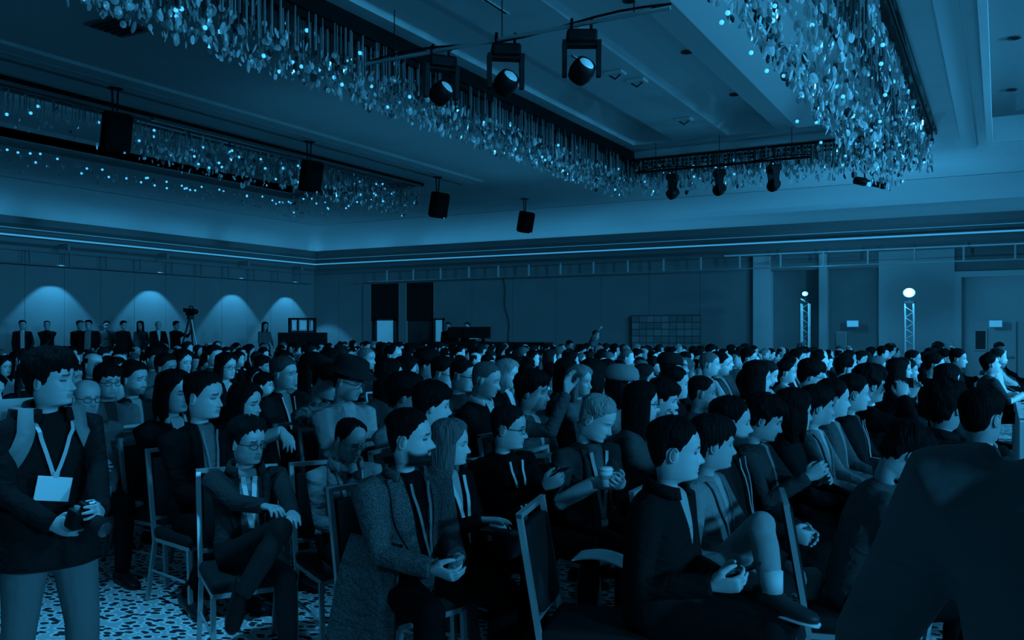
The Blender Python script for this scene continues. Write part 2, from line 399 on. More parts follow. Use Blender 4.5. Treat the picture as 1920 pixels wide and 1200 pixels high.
LEAVES = [leaf(.045, .09, .014), leaf(.06, .075, .016), leaf(.03, .10, .012), leaf(.05, .05, .02), leaf(.035, .06, .014, 6)]
def chandelier(name, label, bands, seed, maxparts, bulbs_n, minpx=9.5):
    """bands: (x0,x1,y0,y1,ztop,zlow,count,strand_step,strand_side[,top of the crystals, size])"""
    rg = random.Random(seed); items = []; bulbs = []
    cx = (bands[0][0] + bands[0][1]) / 2; cyy = (bands[0][2] + bands[0][3]) / 2
    root = empty(name, (cx, cyy, ZS)); tag(root, label, 'chandelier'); O = Vector((cx, cyy, ZS))
    st = MB(); std = MB(); rail = MB()
    for (x0, x1_, y0, y1_, zt_, zl, cnt, step, dens, zc, szf) in [tuple(b) + (None, 1)[len(b) - 9:] if len(b) < 11 else b for b in bands]:
        long_y = (y1_ - y0) > (x1_ - x0); Ln = (y1_ - y0) if long_y else (x1_ - x0)
        for k in range(cnt):
            x = rg.uniform(x0, x1_); y = rg.uniform(y0, y1_)
            u = rg.random() ** .8
            bow = math.sin(PI * ((x - x0) / (x1_ - x0) if long_y else (y - y0) / (y1_ - y0)))
            z = (zc or zt_ - .12) - ((zc or zt_) - zl) * (.25 + .75 * bow) * u
            if zc and rg.random() < .25: x = x0 + (x1_ - x0) * rg.random() * .8; z = rg.uniform(zc, zt_ - .1)
            items.append((Vector((x, y, z)), rg.randrange(5), rg.uniform(.55, 1.05) * szf, rg.uniform(0, 2 * PI), rg.uniform(-.5, .5), rg.random() < .1))
        n = int(Ln / step)
        for k in range(n):
            for lay in range(5 if maxparts > 100 else 1):
                a = (k + rg.random()) * step; b = rg.uniform(.02, .22) + min(lay, 1) * (.12 if lay > 1 else .3)
                x, y = (x0 + min(b, x1_ - x0), y0 + a) if long_y else (x0 + a, y0 + min(b, y1_ - y0))
                if dens < 0: x = x1_ - (x - x0)
                h = rg.uniform(.4, .75) * (zt_ - zl) * (.85 if lay > 1 else 1); z = zt_ - .02
                r_ = rg.uniform(.005, .011)
                (st if lay < 2 else std).box(x - r_ - O.x, x + r_ - O.x, y - r_ - O.y, y + r_ - O.y, z - h - O.z, z - O.z)
        for k in range(int(bulbs_n * Ln / sum(max(b[3] - b[2], b[1] - b[0]) for b in bands))):
            bulbs.append(Vector((rg.uniform(x0, x1_), rg.uniform(y0, y1_), rg.uniform(zl + .1, zt_ - .15))))
        if long_y:
            for xx in (x0 + .02, (x0 + x1_) / 2, x1_ - .06): rail.box(xx - O.x, xx + .05 - O.x, y0 - O.y, y1_ - O.y, zt_ - .05 - O.z, zt_ - O.z)
        else:
            for yy in (y0 + .02, (y0 + y1_) / 2, y1_ - .06): rail.box(x0 - O.x, x1_ - O.x, yy - O.y, yy + .05 - O.y, zt_ - .05 - O.z, zt_ - O.z)
    rail.build('hanging_rail', M_black if maxparts > 100 else M_corn, root)
    s_ = st.build('bead_strands', M_str, root); s_['kind'] = 'stuff'; s_ = std.build('dark_bead_strands', M_cryd, root); s_['kind'] = 'stuff'
    sizes = []
    for it in items:
        px, py, d = topx(it[0]); vis = 0 < px < 1920 and 0 < py < 700 and d > 1
        sizes.append((it[2] * .16 * F / d if vis else 0))
    order = sorted(range(len(items)), key=lambda i: -sizes[i])
    big = set(i for i in order[:maxparts] if sizes[i] > minpx)
    lm = {}; mb = MB(); mbd = MB()
    for i, (p, t, sc, rz, tl, dk) in enumerate(items):
        M = Matrix.Translation(p - O) @ Matrix.Rotation(rz, 4, 'Z') @ Matrix.Rotation(tl, 4, 'X') @ Matrix.Scale(sc, 4)
        V, f = LEAVES[t]
        if i in big:
            if (t, dk) not in lm:
                q = MB().add(V, f); lm[t, dk] = q.mesh('crystal', M_cryd if dk else M_cry)
            o = obj('crystal', lm[t, dk], root); o.matrix_local = M
        else:
            (mbd if dk else mb).add([M @ Vector(q) for q in V], f)
    if mb.v: mb.build('crystal_cluster', M_cry, root)['kind'] = 'stuff'
    if mbd.v: mbd.build('smoked_crystal_cluster', M_cryd, root)['kind'] = 'stuff'
    bm_ = MB().ball((0, 0, 0), .028, 6, 4).mesh('bulb', M_bulb)
    for p in bulbs: obj('bulb', bm_, root, p - O)
    return root
chandelier('crystal_chandelier', 'wide rectangular crystal chandelier fringe around the central ceiling recess',
           [(-8.4, -7.5, 4.5, 19.8, 5.75, 4.9, 2700, .045, -1, 5.34, .82), (-2.75, -1.25, 6.5, 20.2, 5.78, 4.75, 1900, .09, -1), (-7.6, -1.2, 19.3, 20.3, 5.72, 5.05, 900, .06, 1)], 3, 300, 150)
chandelier('crystal_chandelier', 'crystal chandelier fringe around the dim ceiling recess at the left',
           [(-14.3, -13.65, 11.0, 19.6, 5.66, 4.9, 800, .05, 1, None, .8), (-14.2, -13.7, 6.5, 11.0, 5.66, 5.1, 90, .06, 1, None, .7), (-18.5, -18.0, 10.5, 19.8, 5.7, 5.2, 150, 3, 1, None, .6), (-18.3, -13.8, 19.2, 19.7, 5.7, 5.05, 220, .2, 1, None, .7)], 5, 60, 100, 9.5)
# black edge of the central recess
struct(MB().box(-7.78, -7.56, YF, 19.7, 5.62, 5.97).build('trim_6', M_black))
struct(MB().box(-1.32, -1.2, YF, 20.0, 5.66, 5.82).box(-1.16, -1.12, YF, 20.0, 5.74, 5.82).build('trim_7', M_black))
# ---- hanging loudspeakers under the long beam
M_spk = mat('speaker_black', .004, .9, .03)
def hang_speaker():
    g = empty('hanging_loudspeaker')
    tilt = Matrix.Translation((0, 0, -.72)) @ Matrix.Rotation(math.radians(14), 4, 'Y')
    out = [(.2, -.2), (.2, .2), (.02, .23), (-.2, .11), (-.2, -.11), (.02, -.23)]
    q = MB(); rr = [[tilt @ Vector((x * s, y * s, z)) for x, y in out] for s, z in ((.86, -.32), (1, -.27), (1, .27), (.86, .32))]
    q.loft(rr).build('cabinet', M_spk, g)
    MB().add([tilt @ Vector(p) for p in ((.203, -.18, -.25), (.203, .18, -.25), (.203, .18, .25), (.203, -.18, .25), (.222, -.16, -.23), (.222, .16, -.23), (.222, .16, .23), (.222, -.16, .23))],
             [(4, 5, 6, 7), (0, 1, 5, 4), (1, 2, 6, 5), (2, 3, 7, 6), (3, 0, 4, 7)]).build('grille', M_spk, g)
    MB().tube([(0, -.05, 0), (0, -.03, -.42)], .016, 6).tube([(0, .05, 0), (0, .03, -.42)], .016, 6).box(-.07, .07, -.1, .1, -.025, 0).build('bracket', M_black, g)
    MB().ball(tilt @ Vector((.22, .1, -.3)), .02, 6, 4).build('status_lamp', M_lens, g)
    return g
sp = hang_speaker(); first = True
for (x, y), l in zip(((-12.6, 9.4), (-12.6, 14.0), (-12.6, 18.8), (-12.8, 23.9)), ('nearest and largest, at the upper left', 'second from the left', 'third from the left', 'farthest and smallest')):
    g = sp if first else copy_tree(sp); first = False
    g.location = (x, y, 5.67 if y < 20 else ZS); g.rotation_euler = (0, 0, math.radians(-18))
    tag(g, 'black hexagonal loudspeaker hanging under the long beam, ' + l, 'loudspeaker', 'hanging loudspeakers')
# ---- moving-head lamps on pipes
def moving_head():
    g = empty('moving_head_lamp')
    MB().rbox(-.17, .17, -.13, .13, -.17, -.03, .03).build('base', M_black, g)
    for s in (-1, 1):
        MB().tube([(s * .11, 0, -.03), (s * .11, .03, .03), (s * .11, .02, .09), (s * .11, -.03, .1), (s * .11, -.05, .05)], .017, 6).build('clamp', M_black, g)
    y = MB()
    for s in (-1, 1):
        y.loft([[(s * .19 + dx, dy, z) for dx, dy in ((-.025, -h), (.025, -h), (.025, h), (-.025, h))] for h, z in ((.085, -.14), (.06, -.3), (.055, -.46), (.05, -.53))])
    y.box(-.2, .2, -.07, .07, -.2, -.15); y.build('yoke', M_black, g)
    q = MB(); T = Matrix.Translation((0, 0, -.47)) @ Matrix.Rotation(math.radians(50), 4, 'X') @ Matrix.Rotation(math.radians(28), 4, 'Y'); n = 16
    q.loft([[T @ Vector((R * math.cos(2 * PI * k / n), R * math.sin(2 * PI * k / n), z)) for k in range(n)] for R, z in ((.06, -.13), (.11, -.115), (.135, -.04), (.135, .04), (.115, .12), (.10, .125), (.085, .10))])
    q.build('head', M_black, g, True)
    q = MB(); q.loft([[T @ Vector((R * math.cos(2 * PI * k / n), R * math.sin(2 * PI * k / n), z)) for k in range(n)] for R, z in ((.09, .1), (.085, .12), (.05, .14), (.02, .147))])
    q.build('lens', M_lens, g, True)
    return g
mh = moving_head(); first = True
lab3 = ('beside the dark recess edge, leftmost of the near pipe', 'in the middle of the near pipe', 'rightmost and nearest on the near pipe')
for (x, y, z, rz, sc), l in zip(((-6.25, 9.4, 5.24, .9, 1.05), (-5.3, 9.4, 5.24, .62, 1.05), (-4.28, 9.4, 5.24, .5, 1.05), (-6.35, 18.8, 5.22, 1.7, .95), (-5.3, 18.8, 5.22, 2.0, .95), (-4.15, 18.8, 5.22, 2.1, .95)),
                     ['black moving-head stage lamp ' + q for q in lab3] + ['small black moving-head lamp at the far pipe, ' + q for q in ('left one', 'middle one', 'right one')]):
    g = mh if first else copy_tree(mh); first = False
    g.location = (x, y, z); g.rotation_euler = (0, 0, rz); g.scale = (sc,) * 3
    tag(g, l, 'stage lamp', 'moving-head lamps')
    if y > 15:
        for ch in g.children:
            if ch.name.startswith('lens'): ch.material_slots[0].link = 'OBJECT'; ch.material_slots[0].material = M_black
for y, x0, x1_, l in ((9.4, -7.5, -3.2, 'steel pipe carrying three moving-head lamps near the recess'), (18.8, -7.2, -3.4, 'far steel pipe carrying three small moving-head lamps')):
    p = empty('lighting_pipe', (x0, y, 5.30)); tag(p, l, 'pipe')
    MB().tube([(0, 0, 0), (x1_ - x0, 0, 0)], .026, 8).build('pipe', M_steel if y < 12 else M_black, p)
    for k in (.12, .5, .9): MB().tube([((x1_ - x0) * k, 0, 0), ((x1_ - x0) * k, 0, .645)], .007, 5).build('drop_wire', M_black, p)
    MB().tube([((x1_ - x0) * q, .03, .03 + .05 * math.sin(q * 9)) for q in [i / 14 for i in range(15)]], .014, 6).build('cable', M_black, p)
g = empty('profile_spotlight', at(1630, 343, 20.2)); tag(g, 'slim black spotlight with bright lens hanging at the far right corner', 'spotlight')
T = Matrix.Rotation(math.radians(100), 4, 'Y') @ Matrix.Identity(4); n = 12
T = Matrix.Rotation(math.radians(25), 4, 'Z') @ Matrix.Rotation(math.radians(102), 4, 'Y')
MB().loft([[T @ Vector((R * math.cos(2 * PI * k / n), R * math.sin(2 * PI * k / n), z)) for k in range(n)] for R, z in ((.05, -.36), (.09, -.34), (.1, -.1), (.07, -.05), (.07, .25), (.085, .26), (.085, .36))]).build('barrel', M_black, g, True)
MB().loft([[T @ Vector((R * math.cos(2 * PI * k / n), R * math.sin(2 * PI * k / n), z)) for k in range(n)] for R, z in ((.075, .35), (.06, .375), (.02, .38))]).build('lens', M_lamp, g, True)
MB().ball(T @ Vector((.05, -.09, -.02)), .055, 8, 6).build('side_lamp', M_lamp, g, True)
MB().tube([(-.1, 0, .05), (-.1, 0, .45), (-.1, 0, ZS - g.location.z)], .02, 6).build('hanger', M_black, g)
# ------------------------------------------------------------------ things along the far walls
# light towers
for px, py, Y, l in ((1510, 551, 25.6, 'thin light tower with a small glowing lamp in the dark niche'), (1705, 549, 24.6, 'thin light tower with a large glowing lamp before the pale wall')):
    x, d = on_back(px, Y); z = CH + (HZ - py) / F * d; big = px > 1600
    g = empty('light_tower', (x, Y, 0)); tag(g, l, 'light tower', 'light towers')
    sp_ = .1
    for sx in (-sp_, sp_):
        for sy2 in (-sp_, sp_): MB().tube([(sx, sy2, .03), (sx, sy2, z - .25)], .017, 6).build('upright', M_steel, g)
    br = MB(); k = .1
    while k < z - .4:
        br.tube([(-sp_, -sp_, k), (sp_, -sp_, k + .14), (-sp_, -sp_, k + .28)], .007, 4).tube([(-sp_, sp_, k), (sp_, sp_, k + .14), (-sp_, sp_, k + .28)], .007, 4); k += .28
    br.build('lattice', M_steel, g)
    MB().rbox(-.3, .3, -.3, .3, 0, .04, .015).build('base_plate', M_black, g)
    MB().box(-.12, .12, -.12, .12, z - .27, z - .22).tube([(0, 0, z - .25), (0, 0, z - .05)], .02, 6).build('yoke', M_black, g)
    MB().loft([[(R * math.cos(2 * PI * q / 14), y_, z + R * math.sin(2 * PI * q / 14)) for q in range(14)] for R, y_ in ((.06, .2), (.1, .16), (.11, 0), (.12, -.02))]).build('housing', M_black, g, True)
    R_ = .15 if big else .085
    MB().ball((0, -.05, z), (R_, .06, R_ * .8), 12, 8).build('lamp_face', M_lamp, g, True)
    lamp('tower_light', 'POINT', (x, Y - .25, z), 170 if big else 45, size=.1)
# exit signs (plain lit boxes)
for px, py, Y, l in ((1599, 607, YB - .1, 'small lit sign box on the dark wall between the light towers'), (1867, 607, YB - .2, 'small lit sign box above the framed door at the right')):
    x, d = on_back(px, Y); z = CH + (HZ - py) / F * d
    g = empty('lit_sign', (x, Y, z)); tag(g, l, 'sign', 'lit signs')
    MB().rbox(-.17, .17, -.03, .05, -.1, .1, .015).build('box', M_trim, g); MB().box(-.15, .15, -.036, -.03, -.085, .085).build('face', M_sign, g)
    MB().tube([(0, .05, 0), (0, .34 if px < 1800 else .3, 0)], .03, 6).build('bracket', M_corn, g)
x, d = on_back(1577, YB + .1)
g = empty('notice_board', (x, YB + .16, 1.45)); tag(g, 'small framed notice on the dark wall under the left lit sign', 'notice')
MB().rbox(-.15, .15, 0, .03, -.25, .25, .01).build('board', M_trim, g); MB().box(-.13, .13, -.012, 0, -.23, .23).build('sheet', mat('notice_grey', .3), g)
x, d = on_back(1779, YB - .06)
g = empty('wall_plate', (x, YB - .08, 1.36)); tag(g, 'small pale switch plate on the wall left of the framed door', 'switch plate')
MB().rbox(-.1, .1, 0, .03, -.08, .08, .01).build('plate', M_trim, g); MB().box(-.05, -.01, -.015, 0, -.03, .03).box(.01, .05, -.015, 0, -.03, .03).build('rocker', M_white, g)
# loose cable on the back wall
x, d = on_back(948, YB - .03)
tag(MB().tube([(x - .1 + .3 * k / 12 + .05 * math.sin(k), YB - .03, 3.6 - 2.4 * k / 12) for k in range(13)], .012, 5).build('wall_cable', M_dark), 'thin dark cable hanging down the back wall', 'cable')
# platform with draped case and equipment frame in front of the rightmost wall light
P = at(568, 640, 30.5); g = empty('draped_case', (P.x, P.y, 0), .5); tag(g, 'black draped platform case under the rightmost wall light', 'platform')
def drape(x0, x1_, y0, y1_, z1, m, parent, n=14, amp=.02, name='drape'):
    """skirt with soft vertical folds around a box top"""
    per = []
    for (ax, ay, bx_, by_) in ((x0, y0, x1_, y0), (x1_, y0, x1_, y1_), (x1_, y1_, x0, y1_), (x0, y1_, x0, y0)):
        ln = math.hypot(bx_ - ax, by_ - ay); k = max(6, int(ln / .06))
        nx_, ny_ = (by_ - ay) / ln, -(bx_ - ax) / ln
        for i in range(k):
            t = i / k; per.append((ax + (bx_ - ax) * t, ay + (by_ - ay) * t, nx_, ny_, t * ln))
    R = []
    for j in range(7):
        f = j / 6; z = z1 * f + .01
        R.append([(px_ + nx_ * amp * (1 - f) * (1 + math.sin(s * 22 + px_ * 3)), py_ + ny_ * amp * (1 - f) * (1 + math.sin(s * 22 + px_ * 3)), z) for px_, py_, nx_, ny_, s in per])
    R.append([(px_ * .995 + .005 * (x0 + x1_) / 2, py_ * .995 + .005 * (y0 + y1_) / 2, z1 + .012) for px_, py_, nx_, ny_, s in per])
    return MB().loft(R).build(name, m, parent, False)
M_drape = mat('black_drape', .012, .9, .1)
drape(-.75, .75, -.45, .45, 1.66, M_drape, g)
e = empty('equipment_frame', (P.x, P.y, 1.675), .5); tag(e, 'black open equipment rack with small lit screens on the draped case', 'equipment rack')
q = MB()
for x0 in (-.45, -.2, .15, .41): q.box(x0, x0 + .05, -.03, .03, 0, .46)
q.box(-.45, .46, -.25, .03, .44, .5).box(-.45, .46, -.25, .03, 0, .05).box(-.45, -.4, -.25, .03, 0, .5).box(.41, .46, -.25, .03, 0, .5); q.build('rack', M_blackm, e)
for a, b in ((-.36, -.24), (-.1, .12), (.28, .38)): MB().box(a, b, -.02, -.01, .1, .4).build('screen', mat('dim_screen', .4, .4, .3, emit=.28), e)
# control desk by the back wall
P = at(880, 640, 29.3); g = empty('control_desk', (P.x, P.y, 0)); tag(g, 'long black draped control desk by the back wall', 'desk')
drape(-1.5, 2.9, -.4, .4, 1.35, M_drape, g)
q_ = empty('riser', (P.x, P.y + 1.0, 0)); tag(q_, 'low dark riser behind the control desk', 'platform'); MB().box(-1.4, 2.8, -.55, .6, 0, .28).build('deck', M_blackm, q_); MB().box(-1.4, 2.8, -.58, -.55, 0, .26).build('skirt', M_drape, q_)
for px, w_, l in ((850, .7, 'black monitor back at the left end of the control desk'), (893, .8, 'wide black monitor back in the middle of the control desk'), (915, .55, 'small black monitor back at the right of the control desk')):
    q = at(px, 625, 29.2); m_ = empty('monitor', (q.x, P.y - .1, 1.362), .05); tag(m_, l, 'monitor')
    MB().rbox(-w_ / 2, w_ / 2, -.03, .03, .12, .5, .02).build('screen_back', M_blackm, m_); MB().box(-.05, .05, -.02, .02, .02, .2).rbox(-.16, .16, -.1, .1, 0, .025, .01).build('stand', M_black, m_)
# flat strip lamp at the desk
q = at(885, 632, 28.9); s_ = empty('desk_lamp', (q.x + .1, P.y - .35, 1.362)); tag(s_, 'short lit strip lamp on the control desk', 'lamp')
MB().box(-.16, .16, -.02, .02, .1, .125).build('strip', M_glint_lamp, s_); MB().tube([(0, 0, .0), (0, 0, .11)], .01, 5).build('stem', M_black, s_)
# tables with white cloths in front of the first row, at the right
def table(x, y, rz, L_, W_, label):
    t = empty('conference_table', (x, y, 0), rz); tag(t, label, 'table', 'white cloth tables')
    drape(-L_ / 2, L_ / 2, -W_ / 2, W_ / 2, .74, M_white, t, amp=.012, name='tablecloth')
    for a in (-1, 1):
        for b in (-1, 1): MB().tube([(a * (L_ / 2 - .1), b * (W_ / 2 - .1), .005), (a * (L_ / 2 - .1), b * (W_ / 2 - .1), .72)], .018, 6).build('leg', M_black, t)
    MB().box(-L_ / 2 + .03, L_ / 2 - .03, -W_ / 2 + .03, W_ / 2 - .03, .70, .735).build('tabletop', M_black, t); return t
T1 = at(1713, 740, 15.4); table(T1.x + .2, T1.y + .5, 0, .95, 1.1, 'white draped table end behind the man raising his phone')
T2 = at(1905, 760, 11.4); table(T2.x + .45, T2.y, 0, .9, 5.0, 'long white table at the right edge strewn with papers')
for i, (dx, dy, rz, w_, h_) in enumerate(((-.1, -1.6, .3, .3, .21), (-.2, -1.0, -.2, .21, .3), (.0, -.4, .5, .3, .21), (-.25, .3, .1, .21, .3), (-.1, 1.0, -.4, .3, .21), (-.3, 1.7, .2, .3, .21), (-.28, -2.1, .2, .3, .21))):
    q = empty('paper_sheet', (T2.x + .45 + dx, T2.y + dy, .755 + .002 * i), rz)
    tag(q, 'white paper on the long table at the right edge, ' + ('second nearest', 'third nearest', 'middle one', 'third farthest', 'second farthest', 'farthest', 'nearest')[i], 'paper', 'papers on the long table')
    mb = MB(); N = 5
    v = [(w_ * (a / N - .5), h_ * (b / N - .5), .006 + .010 * math.sin(a * 1.1 + i) * math.sin(b * .9 + i)) for a in range(N + 1) for b in range(N + 1)]
    mb.add(v, [(a * (N + 1) + b, (a + 1) * (N + 1) + b, (a + 1) * (N + 1) + b + 1, a * (N + 1) + b + 1) for a in range(N) for b in range(N)])
    mb.build('sheet', M_paper, q, True)
for i, (dx, dy, l) in enumerate(((-.15, -.7, 'dark closed laptop on the long table at the right edge'), (-.2, .65, 'dark folder on the long table beyond the laptop'))):
    q = empty('closed_laptop' if i == 0 else 'folder', (T2.x + .45 + dx, T2.y + dy, .757), .2 - .5 * i); tag(q, l, 'laptop' if i == 0 else 'folder')
    MB().rbox(-.16, .16, -.12, .12, 0, .012, .005).build('bottom_case', M_black, q); MB().rbox(-.16, .16, -.12, .12, .0125, .022, .004).build('lid', M_dark, q)
# ------------------------------------------------------------------ people
def V3(*a): return np.array(a, float)
def nrm(v): return v / (np.linalg.norm(v) + 1e-9)
def rotz(a): c, s = math.cos(a), math.sin(a); return np.array([[c, -s, 0], [s, c, 0], [0, 0, 1.]])
def roty(a): c, s = math.cos(a), math.sin(a); return np.array([[c, 0, s], [0, 1, 0], [-s, 0, c.real]])
def rotx(a): c, s = math.cos(a), math.sin(a); return np.array([[1, 0, 0], [0, c, -s], [0, s, c]])
def sstep(x): x = np.clip(x, 0, 1); return x * x * (3 - 2 * x)
HEAD_T = np.array([  # z, front, back, half width
    (-.215, .034, -.080, .060), (-.175, .024, -.073, .054), (-.15, .017, -.069, .051), (-.132, .022, -.068, .049), (-.1225, .048, -.068, .048), (-.114, .077, -.069, .049), (-.100, .089, -.071, .0545),
    (-.082, .088, -.075, .0615), (-.066, .0915, -.079, .0655), (-.048, .089, -.085, .0685), (-.02, .0855, -.095, .0725), (0, .083, -.101, .0750), (.022, .0925, -.105, .0765),
    (.05, .0915, -.107, .0775), (.075, .083, -.103, .0745), (.095, .064, -.090, .064), (.108, .041, -.068, .048), (.116, .018, -.043, .030), (.1195, -.004, -.022, .011)])
def head_grid(na, nz, wide=1.0):
    zt = np.concatenate([np.linspace(-.215, -.125, max(3, nz // 8))[:-1], np.linspace(-.125, .06, int(nz * .62))[:-1], .06 + .0595 * np.sin(np.linspace(0, PI / 2, max(4, nz // 4)))])
    t = np.linspace(0, 2 * PI, na, endpoint=False); t = t - .32 * np.sin(t)
    Z, A = np.meshgrid(zt, t, indexing='ij')
    xf = np.interp(Z, HEAD_T[:, 0], HEAD_T[:, 1]); xb = np.interp(Z, HEAD_T[:, 0], HEAD_T[:, 2]); w_ = np.interp(Z, HEAD_T[:, 0], HEAD_T[:, 3]) * wide
    c, s = np.cos(A), np.sin(A); xm = np.interp(Z, [-.14, -.11, -.09], [-.025, -.016, -.012])
    X = np.where(c > 0, xm + (xf - xm) * np.abs(c) ** .78, xm - (xm - xb) * np.abs(c) ** .88)
    Y = w_ * np.sign(s) * np.abs(s) ** .92
    fr = sstep((c - .1) / .5)
    g = lambda a, m, sd: np.exp(-((a - m) / sd) ** 2)
    nz_ = np.interp(Z, [-.056, -.049, -.043, -.034, -.018, 0, .014, .026], [0, .010, .026, .031, .021, .011, .006, 0]); nw = np.interp(Z, [-.05, -.04, -.02, .02], [.017, .0155, .011, .009])
    X = X + fr * nz_ * g(Y, 0, nw)
    ya = np.abs(Y)
    X = X - fr * .013 * g(ya, .031, .015) * g(Z, .003, .012)
    X = X + fr * .0065 * g(ya, .031, .010) * g(Z, .0, .0075)
    X = X + fr * .004 * g(ya, .03, .022) * g(Z, .024, .008)
    X = X + fr * .005 * g(ya, .042, .016) * g(Z, -.03, .018)
    X = X + fr * .0055 * g(ya, 0, .021) * (g(Z, -.0605, .005) + 1.1 * g(Z, -.0735, .006)) - fr * .004 * g(ya, 0, .022) * g(Z, -.067, .0028)
    X = X + fr * .005 * g(ya, 0, .018) * g(Z, -.1, .012)
    return np.stack([X, Y, Z], -1), A
def head_tone(P, beard=0, brow=1):
    X, Y, Z = P[..., 0], P[..., 1], P[..., 2]; ya = np.abs(Y); fr = X > .03
    t = np.zeros(Z.shape)
    t = np.where(fr & (np.abs(Z - .0245 + (ya - .03) * .12) < .0052) & (ya > .010) & (ya < .047), .85 * brow, t)
    t = np.where(fr & (np.abs(Z) < .0062) & (np.abs(ya - .032) < .015), .88, t)
    t = np.where(fr & (np.abs(Z + .067) < .0095) & (ya < .022), .38, t)
    t = np.where(fr & (np.abs(Z + .0465) < .003) & (np.abs(ya - .008) < .006), .5, t)
    if beard:
        line = -.026 - (X + .012) * .20 - .016 * np.sin(np.clip((X + .012) / .1, 0, 1) * PI)
        up_ = sstep((line - Z) / .024) * sstep((X + .018) / .014)
        cheek = sstep((ya - .024) / .012) + sstep((-.050 - Z) / .008); mo = np.exp(-((Z + .0545) / .006) ** 2) * (ya < .03)
        lips = np.exp(-((Z + .067) / .0075) ** 4) * (ya < .021) * fr
        bt = np.clip(up_ * np.clip(cheek, 0, 1) + mo * fr, 0, 1) * (1 - lips * .9) * sstep((Z + .15) / .025)
        t = np.maximum(t, beard * bt)
    return t
def grid_faces(nz, na, keep=None):
    f = []
    for i in range(nz - 1):
        for j in range(na):
            k = (j + 1) % na
            if keep is None or keep[i, j] or keep[i, k] or keep[i + 1, j] or keep[i + 1, k]:
                f.append((i * na + j, i * na + k, (i + 1) * na + k, (i + 1) * na + j))
    return f
HAIRLINE = {
    'short': ([0, 35, 55, 70, 80, 86, 93, 106, 116, 140, 180], [.080, .072, .062, .036, .012, -.02, .012, .012, -.045, -.07, -.08]),
    'bangs': ([0, 35, 55, 72, 82, 95, 108, 120, 180], [.042, .040, .034, .016, -.03, -.02, -.02, -.065, -.095]),
    'receding': ([0, 20, 38, 50, 65, 80, 86, 93, 106, 116, 180], [.105, .102, .098, .080, .05, .012, -.015, .014, .012, -.045, -.08]),
    'long': ([0, 25, 45, 62, 76, 90, 110, 180], [.088, .074, .052, .02, -.02, -.06, -.10, -.12]),
    'fringe': ([0, 70, 80, 86, 93, 106, 116, 180], [.2, .2, .012, -.015, .014, .012, -.045, -.08]),
}
